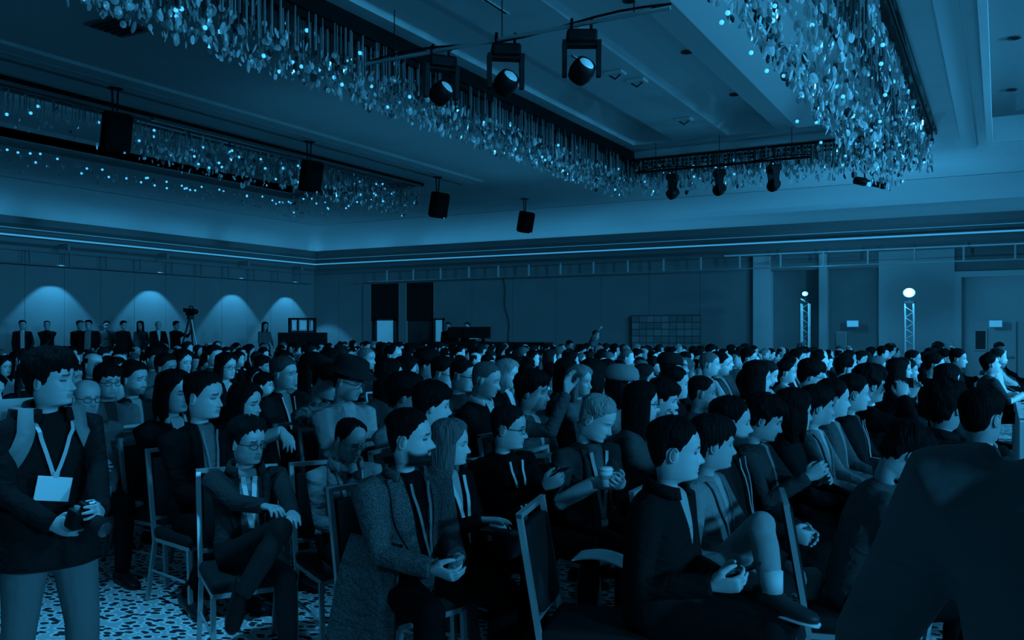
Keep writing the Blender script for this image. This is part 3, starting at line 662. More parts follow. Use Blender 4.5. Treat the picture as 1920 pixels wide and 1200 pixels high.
def hair_geo(style, lod, seed=0):
    """returns verts, faces in head space"""
    na, nz = ((64, 56), (30, 30), (14, 14))[lod]
    base = {'fade': 'short', 'buzz': 'short', 'mop': 'bangs', 'bob': 'long', 'curly': 'short', 'slick': 'short', 'hood': 'long'}.get(style, style)
    P, A = head_grid(na, nz); Z = P[..., 2]; ad = np.abs((np.degrees(A) + 180) % 360 - 180)
    zl = np.interp(ad, *HAIRLINE[base])
    rg0 = np.random.default_rng(seed + 11); pz = rg0.uniform(0, 6, 4)
    jag = {'bangs': .010, 'mop': .013, 'curly': .010}.get(style, .004)
    zl = zl + jag * (.6 * np.sin(A * 11 + pz[0]) + .4 * np.sin(A * 23 + pz[1]))
    m = sstep((Z - zl) / .012); m2 = sstep((Z - zl) / (.05 if style not in ('long', 'bob') else .03))
    if style == 'fringe': m = m * (1 - sstep((Z - .055) / .02))
    t0, t1 = {'short': (.009, .022), 'fade': (.002, .020), 'buzz': (.004, .006), 'bangs': (.015, .025), 'mop': (.020, .032), 'receding': (.008, .014), 'long': (.020, .026), 'bob': (.026, .028), 'fringe': (.009, .006), 'curly': (.020, .036), 'slick': (.007, .017), 'hood': (.03, .03)}[style]
    th = t0 + (t1 - t0) * sstep((Z + .01) / .09)
    if style == 'fade': th = np.where(Z < .055, .0022, t1)
    if style == 'fade': th = .0022 + (t1 - .0022) * sstep((Z - .05) / .02)
    D = P - np.array([-.012, 0, .005]); D[..., 2] *= .9; D /= np.linalg.norm(D, axis=-1, keepdims=True)
    rg = np.random.default_rng(seed); ph = rg.uniform(0, 6, 8)
    nzv = .35 * np.sin(A * 9 + ph[0] + Z * 40) + .3 * np.sin(A * 17 + ph[1] - Z * 60) + .25 * np.sin(A * 5 + Z * 90 + ph[2])
    if style in ('curly', 'mop'): nzv = nzv * 1.4 + .4 * np.sin(A * 13 + Z * 160 + ph[3])
    th = th * (1 + .22 * nzv * (m > .3))
    off = -.005 + m * (.0065 + th * m2)
    Q = P + D * off[..., None]
    f = grid_faces(nz_real(P), na, m > .04)
    v = Q.reshape(-1, 3)
    par = list(range(len(v)))
    def find(i):
        while par[i] != i: par[i] = par[par[i]]; i = par[i]
        return i
    for q in f:
        r0 = find(q[0])
        for i in q[1:]: par[find(i)] = r0
    cnt = {}
    for q in f: r0 = find(q[0]); cnt[r0] = cnt.get(r0, 0) + 1
    big = max(cnt, key=cnt.get); fo = [q for q in f if find(q[0]) == big]
    # crown cap
    n0 = (P.shape[0] - 1) * na
    if style != 'fringe': fo.append(tuple(range(n0, n0 + na)))
    V = [v]; n = len(v)
    if style in ('long', 'bob', 'hood'):
        zb = -.33 if style == 'long' else (-.16 if style == 'bob' else -.2)
        na2 = (26, 16, 10)[lod]; nr = (12, 7, 4)[lod]; al = np.radians(np.linspace(62 if style != 'hood' else 55, 298 if style != 'hood' else 305, na2))
        rings = []
        for k in range(nr):
            q = k / (nr - 1); z = .045 + (zb - .045) * q
            rx = .118 - .012 * q + .008 * math.sin(q * 5); ry = .098 - .004 * q + .010 * math.sin(q * 3.1)
            if style == 'bob': ry += .010 * math.sin(q * 3); rx += .004
            if style == 'long': ry -= .018 * max(0, q - .55); rx -= .02 * max(0, q - .5)
            wv = .004 * np.sin(al * 16 + q * 3 + ph[4]) + .003 * np.sin(al * 29 + ph[6])
            o = np.stack([-.012 + (rx + wv) * np.cos(al), (ry + wv) * np.sin(al), np.full(na2, z) + .035 * q * np.sin(al * 7 + ph[5]) + .02 * q * np.sin(al * 19 + ph[7])], -1)
            i_ = np.stack([-.012 + (rx - .032) * np.cos(al), (ry - .032) * np.sin(al), o[:, 2]], -1)[::-1]
            rings.append(np.concatenate([o, i_]))
        N2 = 2 * na2
        for i in range(nr - 1):
            for j in range(N2):
                k2 = (j + 1) % N2; fo.append((n + i * N2 + j, n + i * N2 + k2, n + (i + 1) * N2 + k2, n + (i + 1) * N2 + j))
        for j in range(na2 - 1):
            fo.append((n + (nr - 1) * N2 + j, n + (nr - 1) * N2 + j + 1, n + (nr - 1) * N2 + N2 - 2 - j, n + (nr - 1) * N2 + N2 - 1 - j))
        V.append(np.concatenate(rings))
    return np.concatenate(V), fo
def nz_real(P): return P.shape[0]
def ear_geo(lod):
    V, Fc = [], []; n = 0
    for s in (-1, 1):
        mb = MB(); mb.ball((0, 0, 0), (.018, .010, .032), 10 if lod == 0 else 6, 8 if lod == 0 else 5)
        if lod == 0:
            pts = [(.0155 * math.cos(a) + .001, .0055, .0285 * math.sin(a) + .001) for a in np.linspace(-2.2, 2.6, 12)]
            pts = [(-x, y, z) for x, y, z in pts]
            mb.tube(pts, [.003] + [.0045] * 10 + [.003], 6)
        v = np.array(mb.v); v = v @ rotz(.35).T @ roty(.15).T; v[:, 1] *= s
        v += np.array([-.016, s * .0775, -.012]); V.append(v); Fc += [tuple(i + n for i in q) for q in mb.f]; n += len(v)
    return np.concatenate(V), Fc
HEADS = {}
def head_geo(lod, beard, brow):
    k = (lod, beard, brow)
    if k not in HEADS:
        na, nz = ((60, 64), (30, 32), (14, 16))[lod]
        P, A = head_grid(na, nz); t = head_tone(P, beard, brow)
        f = grid_faces(P.shape[0], na); n0 = (P.shape[0] - 1) * na; f.append(tuple(range(n0, n0 + na)))
        v = P.reshape(-1, 3); tt = t.reshape(-1)
        ev, ef = ear_geo(lod)
        HEADS[k] = (np.concatenate([v, ev]), f + [tuple(i + len(v) for i in q) for q in ef], np.concatenate([tt, np.zeros(len(ev))]))
    return HEADS[k]
# ---- voxel-joined surfaces
TMP = bpy.data.scenes.new('tmp_build')
def remesh(V, Fc, vox, smooth=2):
    me = bpy.data.meshes.new('tmp'); me.from_pydata(np.asarray(V).tolist(), [], Fc)
    o = bpy.data.objects.new('tmp', me); TMP.collection.objects.link(o)
    r = o.modifiers.new('r', 'REMESH'); r.mode = 'VOXEL'; r.voxel_size = vox
    if smooth: q = o.modifiers.new('s', 'SMOOTH'); q.factor = .5; q.iterations = smooth
    with bpy.context.temp_override(scene=TMP, view_layer=TMP.view_layers[0]): dg = bpy.context.evaluated_depsgraph_get(); dg.update()
    ev = o.evaluated_get(dg); m2 = ev.to_mesh()
    n = len(m2.vertices); v = np.empty(n * 3); m2.vertices.foreach_get('co', v); v = v.reshape(-1, 3)
    f = np.empty(len(m2.loops), np.int32); m2.loops.foreach_get('vertex_index', f); f = f.reshape(-1, 4)
    ev.to_mesh_clear(); bpy.data.objects.remove(o); bpy.data.meshes.remove(me)
    return v, f
HANDS = {}
def hand_geo(curl, lod):
    """right hand: wrist at the origin, fingers along +x, back of the hand +z, thumb +y"""
    k = (round(curl, 2), lod)
    if k in HANDS: return HANDS[k]
    mb = MB()
    sec = [(-.02, .024, .019), (.0, .026, .019), (.03, .036, .0165), (.06, .041, .015), (.085, .040, .0125), (.095, .035, .009)]
    n = 12
    mb.loft([[(x, w_ * math.cos(2 * PI * q / n) * (1.0), t_ * math.sin(2 * PI * q / n)) for q in range(n)] for x, w_, t_ in sec])
    for i, (y, L_) in enumerate(((.029, .070), (.010, .080), (-.010, .074), (-.028, .058))):
        p = V3(.082 - .005 * abs(i - 1.3), y, 0); a = 0; pts = [p - V3(.03, 0, 0), p]; sp = (1.3 - i) * .07
        for j, fr in enumerate((.46, .31, .23)):
            a += curl * (.75, 1.0, .7)[j] + .04 * i * (curl > .3)
            p = p + L_ * fr * V3(math.cos(a) * math.cos(sp), math.sin(sp), -math.sin(a)); pts.append(p)
        mb.tube(pts, [.009, .0098, .0088, .008, .0055], 8)
    c2 = curl * .5
    p0 = V3(.012, .020, -.004); p1 = V3(.04, .046, -.014 - .012 * c2); p2 = p1 + .034 * nrm(V3(.85, .42 - c2 * .9, -.25 - c2)); p3 = p2 + .028 * nrm(V3(.95, .12 - c2, -.3 - c2))
    mb.tube([p0, p1, p2, p3], [.014, .0135, .0105, .0065], 8)
    HANDS[k] = remesh(np.array(mb.v), mb.f, .0042 if lod == 0 else .008, 2)
    return HANDS[k]
def ik(S_, W_, l1, l2, pole):
    d = W_ - S_; L_ = np.linalg.norm(d); L2 = min(L_, (l1 + l2) * .985); u = d / (L_ + 1e-9)
    W2 = S_ + u * L2; a = (l1 * l1 - l2 * l2 + L2 * L2) / (2 * L2); h = math.sqrt(max(0, l1 * l1 - a * a))
    p = pole - u * np.dot(pole, u)
    return S_ + u * a + nrm(p) * h, W2
def lerp(a, b, t): return a + (b - a) * t
DEF = dict(zh=1.19, lx=.02, ly=0, hy=0, hp=.08, hr=0, pose='sit', legs='sit', girth=1.0, beard=0, brow=1, hair='short', open=0, openb=.3, skin=.36, hairv=.012, top=.03, shirt=.4, pants=.02, shoe=.02,
           R=((.34, -.07, .66), .5, 'in'), L=((.36, .07, .66), .5, 'in'), glasses=False, lanyard=None, badge=None, collar=False, lapel=False, wide=1, sleeve=1.0, fab='plain', hat=None, seat=.47, coat=False, tie=None)
def segd(P, a, b, ra, rb):
    ab = b - a; t = np.clip(((P - a) @ ab) / (ab @ ab + 1e-9), 0, 1)
    return np.linalg.norm(P - a - t[:, None] * ab, axis=1) - (ra + (rb - ra) * t)
def skin_mat(v, hv): 
    key = ('skin', v, hv)
    if key in MATS: return MATS[key]
    m = bpy.data.materials.new('skin'); m.use_nodes = True; nt = m.node_tree; b = nt.nodes['Principled BSDF']
    at_ = nt.nodes.new('ShaderNodeAttribute'); at_.attribute_name = 'tone'
    mx = nt.nodes.new('ShaderNodeMix'); mx.data_type = 'RGBA'
    mx.inputs[6].default_value = (v, v, v, 1); mx.inputs[7].default_value = (hv, hv, hv, 1)
    nt.links.new(at_.outputs['Fac'], mx.inputs['Factor']); nt.links.new(mx.outputs[2], b.inputs['Base Color'])
    b.inputs['Roughness'].default_value = .48; b.inputs['Specular IOR Level'].default_value = .4
    MATS[key] = m; return m
def top_mat(v, sh, fab):
    if v < .035: v *= .6
    if sh < .035: sh *= .6
    key = ('top', v, sh, fab)
    if key in MATS: return MATS[key]
    m = bpy.data.materials.new('garment'); m.use_nodes = True; nt = m.node_tree; b = nt.nodes['Principled BSDF']; N = nt.nodes.new; L = nt.links.new
    at_ = N('ShaderNodeAttribute'); at_.attribute_name = 'open'
    mr = N('ShaderNodeMapRange'); mr.inputs['From Min'].default_value = -.002; mr.inputs['From Max'].default_value = .002
    L(at_.outputs['Fac'], mr.inputs['Value'])
    mx = N('ShaderNodeMix'); mx.data_type = 'RGBA'; mx.inputs[6].default_value = (sh, sh, sh, 1); mx.inputs[7].default_value = (v, v, v, 1)
    L(mr.outputs[0], mx.inputs['Factor'])
    tc = N('ShaderNodeTexCoord'); n1 = N('ShaderNodeTexNoise'); n1.inputs['Scale'].default_value = 7; n1.inputs['Detail'].default_value = 2.5; n1.inputs['Distortion'].default_value = 1.2
    mp = N('ShaderNodeMapping'); mp.inputs['Scale'].default_value = (1, 1, 2.0); L(tc.outputs['Object'], mp.inputs[0]); L(mp.outputs[0], n1.inputs['Vector'])
    bp = N('ShaderNodeBump'); bp.inputs['Strength'].default_value = .75 if fab != 'smooth' else .22; bp.inputs['Distance'].default_value = .035; L(n1.outputs['Fac'], bp.inputs['Height']); L(bp.outputs[0], b.inputs['Normal'])
    out = mx.outputs[2]
    if fab in ('tweed', 'pattern', 'denim'):
        n2 = N('ShaderNodeTexNoise'); n2.inputs['Scale'].default_value = {'tweed': 160, 'pattern': 24, 'denim': 90}[fab]; n2.inputs['Detail'].default_value = 2
        L(tc.outputs['Object'], n2.inputs['Vector'])
        r2 = N('ShaderNodeMapRange'); r2.inputs['From Min'].default_value = .38; r2.inputs['From Max'].default_value = .62; r2.inputs['To Min'].default_value = .55 if fab != 'pattern' else .3; r2.inputs['To Max'].default_value = 1.5
        L(n2.outputs['Fac'], r2.inputs['Value'])
        vm = N('ShaderNodeVectorMath'); vm.operation = 'SCALE'; L(out, vm.inputs[0]); L(r2.outputs[0], vm.inputs['Scale']); out = vm.outputs[0]
    L(out, b.inputs['Base Color']); b.inputs['Roughness'].default_value = .85; b.inputs['Specular IOR Level'].default_value = .03
    MATS[key] = m; return m
def hair_mat(v): return mat('hair', v * (.45 if v < .05 else .8), .65, .05, bump=.8, bscale=95, stretch=(1, 1, .15))
def pants_mat(v, fab='plain'): return mat('trousers', v * (.5 if v < .04 else 1), .85, .03, bump=.5, bscale=9)
class Fig: pass
def person_geo(spec, lod=0):
    s = dict(DEF); s.update(spec); g = Fig(); g.s = s
    zh = s['zh']; sit = s['pose'] == 'sit'
    k = min(1.14, max(.86, (zh - .50) / .69)) if sit else (zh / 1.60)
    k = s.get('k', k); gi = s['girth'] * k
    H = V3(s['lx'], s['ly'], zh)
    Pv = V3(0, 0, s['seat'] + .085) if sit else V3(0, 0, .93 * k)
    Rh = rotz(s['hy']) @ roty(s['hp']) @ rotx(s['hr'])
    Nk = H + (rotz(s['hy'] * .4) @ roty(s['hp'] * .35)) @ V3(-.03, 0, -.160 * k)
    mid = Pv * .5 + Nk * .5 + V3(-.03 - .1 * max(0, s['lx'] - .1), 0, .0)
    def spine(t): return (1 - t) ** 2 * Pv + 2 * t * (1 - t) * (mid * 2 - .5 * (Pv + Nk)) + t * t * Nk
    def frame(t):
        e = 1e-3; tg = nrm(spine(min(1, t + e)) - spine(max(0, t - e))) if t <= 1 else nrm(spine(1) - spine(.97)); lat = nrm(V3(0, 1, 0) - tg * tg[1]); return tg, lat, np.cross(lat, tg)
    RG = [(-.16, .11, .08, .0), (-.10, .165, .125, .0), (0, .188, .142, .0), (.12, .188, .142, .004), (.28, .176, .136, .010), (.45, .172, .130, .010), (.62, .183, .130, .006), (.76, .195, .122, .0), (.86, .194, .108, -.006), (.935, .155, .09, -.008), (.985, .09, .078, -.004), (1.03, .066, .066, .0), (1.05, .03, .03, 0)]
    if s.get('belly'): RG = [(t, w_, d_ + s['belly'] * math.exp(-((t - .25) / .2) ** 2), o_ + s['belly'] * .6 * math.exp(-((t - .25) / .2) ** 2)) for t, w_, d_, o_ in RG]
    def tpos(t):
        if 0 <= t <= 1: return spine(t)
        return spine(0) + (spine(.05) - spine(0)) * 20 * t if t < 0 else spine(1) + (spine(1) - spine(.95)) * 20 * (t - 1)
    def tsurf(lat, t, off=.0):
        w_ = np.interp(t, [r[0] for r in RG], [r[1] for r in RG]) * gi; d_ = np.interp(t, [r[0] for r in RG], [r[2] for r in RG]) * gi; o_ = np.interp(t, [r[0] for r in RG], [r[3] for r in RG])
        tg, lt, fw = frame(min(max(t, 0), 1)); q = math.sqrt(max(.05, 1 - (lat / w_) ** 2))
        return tpos(t) + lt * lat + fw * (o_ + d_ * q + off)
    g.tsurf = tsurf; g.frame = frame; g.spine = spine; g.H = H; g.Rh = Rh; g.k = k; g.N = Nk
    mb = MB(); segs = []; n = 20 if lod == 0 else 14
    rings = []
    for t, w_, d_, o_ in RG:
        tg, lt, fw = frame(min(max(t, 0), 1)); c = tpos(t)
        rings.append([c + lt * w_ * gi * math.cos(2 * PI * q / n) + fw * (o_ + d_ * gi * math.sin(2 * PI * q / n)) for q in range(n)])
    mb.loft(rings)
    for a, b in ((0, .3), (.3, .6), (.6, .85)): segs.append((spine(a), spine(b), .15 * gi, .15 * gi, 1))
    segs.append((spine(.85), spine(1), .13 * gi, .07, 1))
    hands = {}
    for sd, nm in ((-1, 'R'), (1, 'L')):
        tg, lt, fw = frame(.88); Sh = spine(.88) + lt * sd * .180 * gi + fw * -.004
        g.__dict__['S' + nm] = Sh
        if s[nm] is None: W_ = Sh + V3(.1, sd * .03, -.5); curl, palm = .3, 'in'
        else: (W_, curl, palm) = s[nm][:3]; W_ = V3(*W_)
        pole = s.get('pole' + nm) or (-.45, sd * .5, -.75)
        el, W2 = ik(Sh, W_, .285 * k, .255 * k, V3(*pole))
        ci = gi / k
        p = [Sh + lt * -sd * .05 + tg * .005, Sh, lerp(Sh, el, .45), el, lerp(el, W2, .5), W2]
        mb.tube(p, [q * ci * k for q in (.06, .070, .056, .049, .046, .041)], 12 if lod == 0 else 8)
        mb.ball(el, .048 * k * ci, 10, 6)
        fa = 1 if s['sleeve'] > .6 else 0
        segs += [(Sh, el, .068 * gi, .05 * gi, 1), (el, W2, .05 * gi, .042 * gi, fa)]
        d = nrm(W2 - el)
        if s[nm] is not None and len(s[nm]) > 3: d = nrm(lerp(d, V3(*s[nm][3]), .75))
        pn = {'in': V3(0, -sd, -.1), 'down': V3(.1, 0, -1), 'up': V3(0, 0, 1), 'back': V3(-1, 0, 0), 'fwd': V3(1, 0, 0.1), 'inup': V3(0, -sd, .8), 'indown': V3(.2, -sd, -.8)}[palm] if isinstance(palm, str) else V3(*palm)
        z = -pn; z = nrm(z - d * np.dot(z, d)); y = np.cross(z, d)
        hands[nm] = (W2, np.stack([d, y, z], 1), curl, sd, el)
    g.hands = hands
    # legs
    feet = []
    for sd in (-1, 1):
        hip = Pv + V3(.02, sd * .095 * k, -.015)
        lg = s['legs']
        if not sit:
            st = s.get('stride', .06); kn = V3(.04 + sd * st * .6, sd * .11 * k, .5 * k); an = V3(-.02 + sd * st, sd * .12 * k, .09); toe = V3(1, sd * .2, 0)
        elif isinstance(lg, dict): kn, an = [V3(*q) for q in lg['R' if sd < 0 else 'L'][:2]]; toe = V3(*lg['R' if sd < 0 else 'L'][2]) if len(lg['R' if sd < 0 else 'L']) > 2 else V3(1, sd * .15, 0)
        elif lg == 'cross' and sd == -1: kn, an, toe = V3(.47 * k, .0, .68), V3(.63 * k, .10, .34), V3(.8, .1, -.5)
        elif lg == 'crossL' and sd == 1: kn, an, toe = V3(.47 * k, .0, .68), V3(.63 * k, -.10, .34), V3(.8, -.1, -.5)
        elif lg == 'spread': kn, an, toe = V3(.44 * k, sd * .22, .53), V3(.42 * k, sd * .2, .09), V3(1, sd * .35, 0)
        else: kn, an, toe = V3(.46 * k, sd * .125, .54), V3(.43 * k, sd * .12, .09), V3(1, sd * .15, 0)
        if lod == 2 and sit: an = V3(an[0], an[1], .012)
        if True:
            q1 = s.get('legw', 1) * gi
            mb.tube([hip - V3(.06, 0, 0) if sit else hip + V3(0, 0, .06), hip, lerp(hip, kn, .5), kn, lerp(kn, an, .35), an], [.075 * q1, .092 * q1, .080 * q1, .064 * q1, .060 * q1, .048 * q1 * s.get('hem', 1)], 12 if lod == 0 else 8)
            mb.ball(kn, .064 * q1, 10, 6)
            feet.append((an, nrm(toe), kn))
        else: mb.tube([hip, kn], [.09 * gi, .065 * gi], 8)
        segs += [(hip, kn, .09 * gi, .064 * gi, 2), (kn, an, .06 * gi, .05 * gi, 2)]
    g.feet = feet
    vox = (.0125, .023, .036)[lod]
    v, f = remesh(np.array(mb.v), mb.f, vox, 2 if lod < 2 else 1)
    cen = v[f].mean(1)
    D = np.stack([segd(cen, *q[:4]) for q in segs], 1); mi = np.array([q[4] for q in segs])[D.argmin(1)]
    # opening of the jacket
    op = np.ones(len(v))
    if s['open']:
        ts = np.linspace(0, 1.02, 40); best = np.full(len(v), 9.); 
        lat_ = np.zeros(len(v)); fw_ = np.zeros(len(v)); tt = np.zeros(len(v))
        for t in ts:
            tg, lt, fw = frame(min(t, 1)); c = tpos(t); q = v - c; a = np.abs(q @ tg); u = a < best
            best[u] = a[u]; lat_[u] = (q @ lt)[u]; fw_[u] = (q @ fw)[u]; tt[u] = t
        wd = s['open'] * np.clip((tt - s['openb']) / (1 - s['openb']), 0, 1) ** .8 if s['openb'] >= 0 else np.full(len(v), s['open'])
        val = np.abs(lat_) - wd; op = np.where(fw_ > .02, val, .05)
        # sleeves near the front stay closed
        for nm in 'RL':
            W2, _, _, _, el = hands[nm]; op = np.where(np.minimum(segd(v, el, W2, .05, .045), segd(v, g.__dict__['S' + nm] * .6 + el * .4, el, .05, .05)) < .012, .05, op)
    VV, FF, MI, TN, OP = [v], f.tolist(), list(mi), [np.zeros(len(v))], [op]; nn = len(v)
    def app(v2, f2, m2, tone=None):
        nonlocal nn
        VV.append(v2); FF.extend((np.asarray(f2) + nn).tolist() if isinstance(f2, np.ndarray) else [tuple(i + nn for i in q) for q in f2]); MI.extend([m2] * len(f2)); TN.append(np.zeros(len(v2)) if tone is None else tone); OP.append(np.ones(len(v2))); nn += len(v2)
    # head and neck
    hv, hf, ht = head_geo(lod, s['beard'], s['brow']); hs = k * .99
    q = hv.copy(); q[:, 1] *= s['wide']; q = q * hs
    wr = np.clip((-.105 * hs - q[:, 2]) / (.11 * hs), 0, 1)[:, None]
    rig = q @ Rh.T + H
    low = q.copy(); low[:, 2] += .215 * hs; low = low * .97 + (Nk - V3(-.016, 0, .02))
    app(rig * (1 - wr) + low * wr, hf, 0, ht)
    if lod < 2:
        for nm in 'RL':
            if s[nm] is None and lod: continue
            W2, R_, curl, sd, el = hands[nm]; hv, hf = hand_geo(curl, lod); q = hv.copy()
            if sd > 0: q[:, 1] *= -1
            app((q * k * 1.02) @ R_.T + W2, hf, 0)
        for an, toe, kn in feet:
            up = nrm(V3(0, 0, 1) - toe * toe[2]) if abs(toe[2]) < .95 else V3(1, 0, 0); lt = np.cross(up, toe); sh = MB(); m = 12
            secs = [(-.085, .026, .0, .05), (-.075, .034, -.005, .085), (-.03, .038, -.005, .105), (.02, .040, -.005, .09), (.08, .046, -.005, .062), (.14, .046, -.005, .05), (.185, .036, -.003, .04), (.205, .015, .0, .028)]
            rr = []
            for x, w_, z0, z1 in secs:
                rr.append([an + k * (toe * x + lt * w_ * math.cos(2 * PI * j / m) + up * (-.085 + (z0 + z1) / 2 + (z1 - z0) / 2 * np.sign(math.sin(2 * PI * j / m)) * abs(math.sin(2 * PI * j / m)) ** .7)) for j in range(m)])
            sh.loft(rr); app(np.array(sh.v), sh.f, 3)
            if s.get('sole'):
                sh = MB(); rr = []
                for x, w_, z0, z1 in secs: rr.append([an + k * (toe * x * 1.02 + lt * (w_ + .004) * math.cos(2 * PI * j / m) + up * (-.088 + .010 * math.sin(2 * PI * j / m))) for j in range(m)])
                sh.loft(rr); app(np.array(sh.v), sh.f, 4)
                sk = MB().tube([an + V3(0, 0, .075), an + V3(0, 0, -.01)], .045, 10); app(np.array(sk.v), sk.f, 4)
    g.V = np.concatenate(VV); g.F = FF; g.MI = MI; g.TN = np.concatenate(TN); g.OP = np.concatenate(OP)
    return g
def fig_mesh(g, mats, name='body'):
    me = bpy.data.meshes.new(name); me.from_pydata(g.V.tolist(), [], g.F)
    for m in mats: me.materials.append(m)
    me.polygons.foreach_set('material_index', np.array(g.MI, np.int32)); me.polygons.foreach_set('use_smooth', [True] * len(me.polygons))
    a = me.attributes.new('tone', 'FLOAT', 'POINT'); a.data.foreach_set('value', g.TN.astype(np.float32))
    a = me.attributes.new('open', 'FLOAT', 'POINT'); a.data.foreach_set('value', g.OP.astype(np.float32))
    me.update(); return me
def fig_mats(s):
    return [skin_mat(s['skin'], s.get('beardv', s['hairv'])), top_mat(s['top'], s['shirt'], s['fab']), pants_mat(s['pants']), mat('shoe_leather', s['shoe'] * .6, .45, .2), mat('shoe_sole', .6, .6, .3)]
def np_obj(name, V, Fc, m, parent, smooth=True):
    me = bpy.data.meshes.new(name); me.from_pydata([tuple(q) for q in np.asarray(V).tolist()], [], Fc); me.materials.append(m)
    if smooth: me.polygons.foreach_set('use_smooth', [True] * len(me.polygons))
    me.update(); return obj(name, me, parent)
HAIRS = {}
def add_hair(g, parent, lod, seed=0):
    s = g.s
    if s['hair'] in (None, 'bald'): return None
    k = (s['hair'], lod, seed % 5)
    if k not in HAIRS: HAIRS[k] = hair_geo(s['hair'], lod, seed % 5)
    v, f = HAIRS[k]; v = v.copy(); v[:, 1] *= s['wide']
    q = (v * g.k * .99)
    low = np.clip((-.1 - v[:, 2]) / .2, 0, 1)[:, None]
    R2 = rotz(s['hy'] * .75) @ roty(s['hp'] * .2)
    q = (q @ g.Rh.T) * (1 - low) + (q @ R2.T) * low + g.H
    if s['hair'] == 'long': q = q + low * np.array([-.012, 0, 0])
    return np_obj('hair', q, f, hair_mat(s['hairv']), parent)
M_frame = mat('glasses_frame', .01, .3, .6); M_glasslens = mat('spectacle_lens', .5, .05, .9, alpha=.16)
M_lany = mat('lanyard_ribbon', .5, .6, .3); M_lanyd = mat('lanyard_ribbon_grey', .16, .6, .3); M_badge = mat('badge_card', .8, .4, .4)
M_silver = mat('silver_frame', .62, .3, .5, metal=.5)
def add_glasses(g, parent):
    mb = MB(); ln = MB()
    for sd in (-1, 1):
        pts = []
        for a in np.linspace(0, 2 * PI, 17): pts.append((.101 - .016 * abs(math.cos(a)) * (1 if math.cos(a) > 0 else .2), sd * (.033 + .023 * math.cos(a)), -.002 + .017 * math.sin(a)))
        mb.tube(pts, .0021, 5); ln.add(pts[:-1], [tuple(range(16))])
        mb.tube([(.086, sd * .056, .003), (.05, sd * .076, .004), (-.005, sd * .082, .004), (-.022, sd * .083, -.012)], .002, 5)
    mb.tube([(.104, -.011, .002), (.108, 0, .005), (.104, .011, .002)], .002, 5)
    T = lambda v: (np.array(v) * g.k) @ g.Rh.T + g.H
    o = np_obj('glasses', T(mb.v), mb.f, M_frame, parent); np_obj('lens', T(ln.v), ln.f, M_glasslens, o)
def ribbon(pts, wdt, nrmv, th=.0025):
    """flat strip along pts, width along nrmv[i]"""
    mb = MB(); R = []
    for i, p in enumerate(pts):
        p = V3(*p); t = nrm(V3(*pts[min(i + 1, len(pts) - 1)]) - V3(*pts[max(0, i - 1)])); fw = nrmv[i]; sdv = nrm(np.cross(t, fw))
        R.append([p + sdv * wdt, p + sdv * wdt + fw * th, p - sdv * wdt + fw * th, p - sdv * wdt])
    return mb.loft(R)
def add_lanyard(g, parent, bottom=.35, m=None, badge=.1, wd=.007, lat0=.07, latb=0.0, tilt=0):
    q = MB()
    for sd in (-1, 1):
        pts, ns = [], []
        for i in range(9):
            u = i / 8; t = 1.0 + (bottom - 1.0) * u; lat = sd * lat0 * (1 - u) + latb * u
            pts.append(g.tsurf(lat, t, .018 + (.02 if t > .93 else 0))); ns.append(g.frame(min(1, t))[2])
        r = ribbon(pts, wd, ns); q.add(r.v, r.f)
    o = np_obj('lanyard', q.v, q.f, m or M_lany, parent, False)
    if badge:
        c = g.tsurf(latb, bottom, .024); tg, lt, fw = g.frame(max(0, bottom))
        R_ = np.stack([fw, lt, tg], 1) @ rotx(tilt); b = MB().rbox(-.003, .003, -badge * .5, badge * .5, -badge * .72, 0, .0025)
        np_obj('badge', (np.array(b.v) + V3(0, 0, .01)) @ R_.T + c, b.f, M_badge, o, False)
        b = MB().box(-.002, .004, -.012, .012, -.004, .02); np_obj('clip', (np.array(b.v) + V3(0, 0, .01)) @ R_.T + c, b.f, M_silver, o, False)
    return o
def add_lapels(g, parent, m, top=.075, bot=.02, tb=.3, wd=.042, notch=True):
    for sd in (-1, 1):
        R = []; N = 12
        for i in range(N):
            u = i / (N - 1); t = 1.0 + (tb - 1.0) * u
            inner = sd * (top * (1 - u) ** .9 + bot * u); w_ = wd * (.55 + .75 * math.sin(PI * min(1, u * 1.15 + .12)))
            if notch and .28 < u < .36: w_ *= .62
            w_ *= (1 - .75 * u ** 3)
            a = g.tsurf(inner, t, .012); b = g.tsurf(inner + sd * w_, t, .017); c = g.tsurf(inner + sd * w_, t, .009); d = g.tsurf(inner, t, .004)
            R.append([a, b, c, d])
        q = MB().loft(R); np_obj('lapel', q.v, q.f, m, parent, True)
def add_collar(g, parent, m, r=.078, h=.04, gap=40, rise=.03):
    R = []; N = 22
    for i in range(N):
        a = math.radians(gap + (360 - 2 * gap) * i / (N - 1)); c = g.N + V3(.0, 0, -.012)
        back = .5 - .5 * math.cos(a); hh = h * (.75 + .25 * back)
        e = V3(math.cos(a) * r * 1.02, math.sin(a) * r, rise * back)
        o = V3(math.cos(a) * (r + .014), math.sin(a) * (r + .014), rise * back)
        R.append([c + e + V3(0, 0, hh), c + o + V3(0, 0, hh * .95), c + o * 1.16 + V3(0, 0, -.015), c + e * 1.02 + V3(0, 0, -.02)])
    q = MB().loft(R); return np_obj('collar', q.v, q.f, m, parent, True)
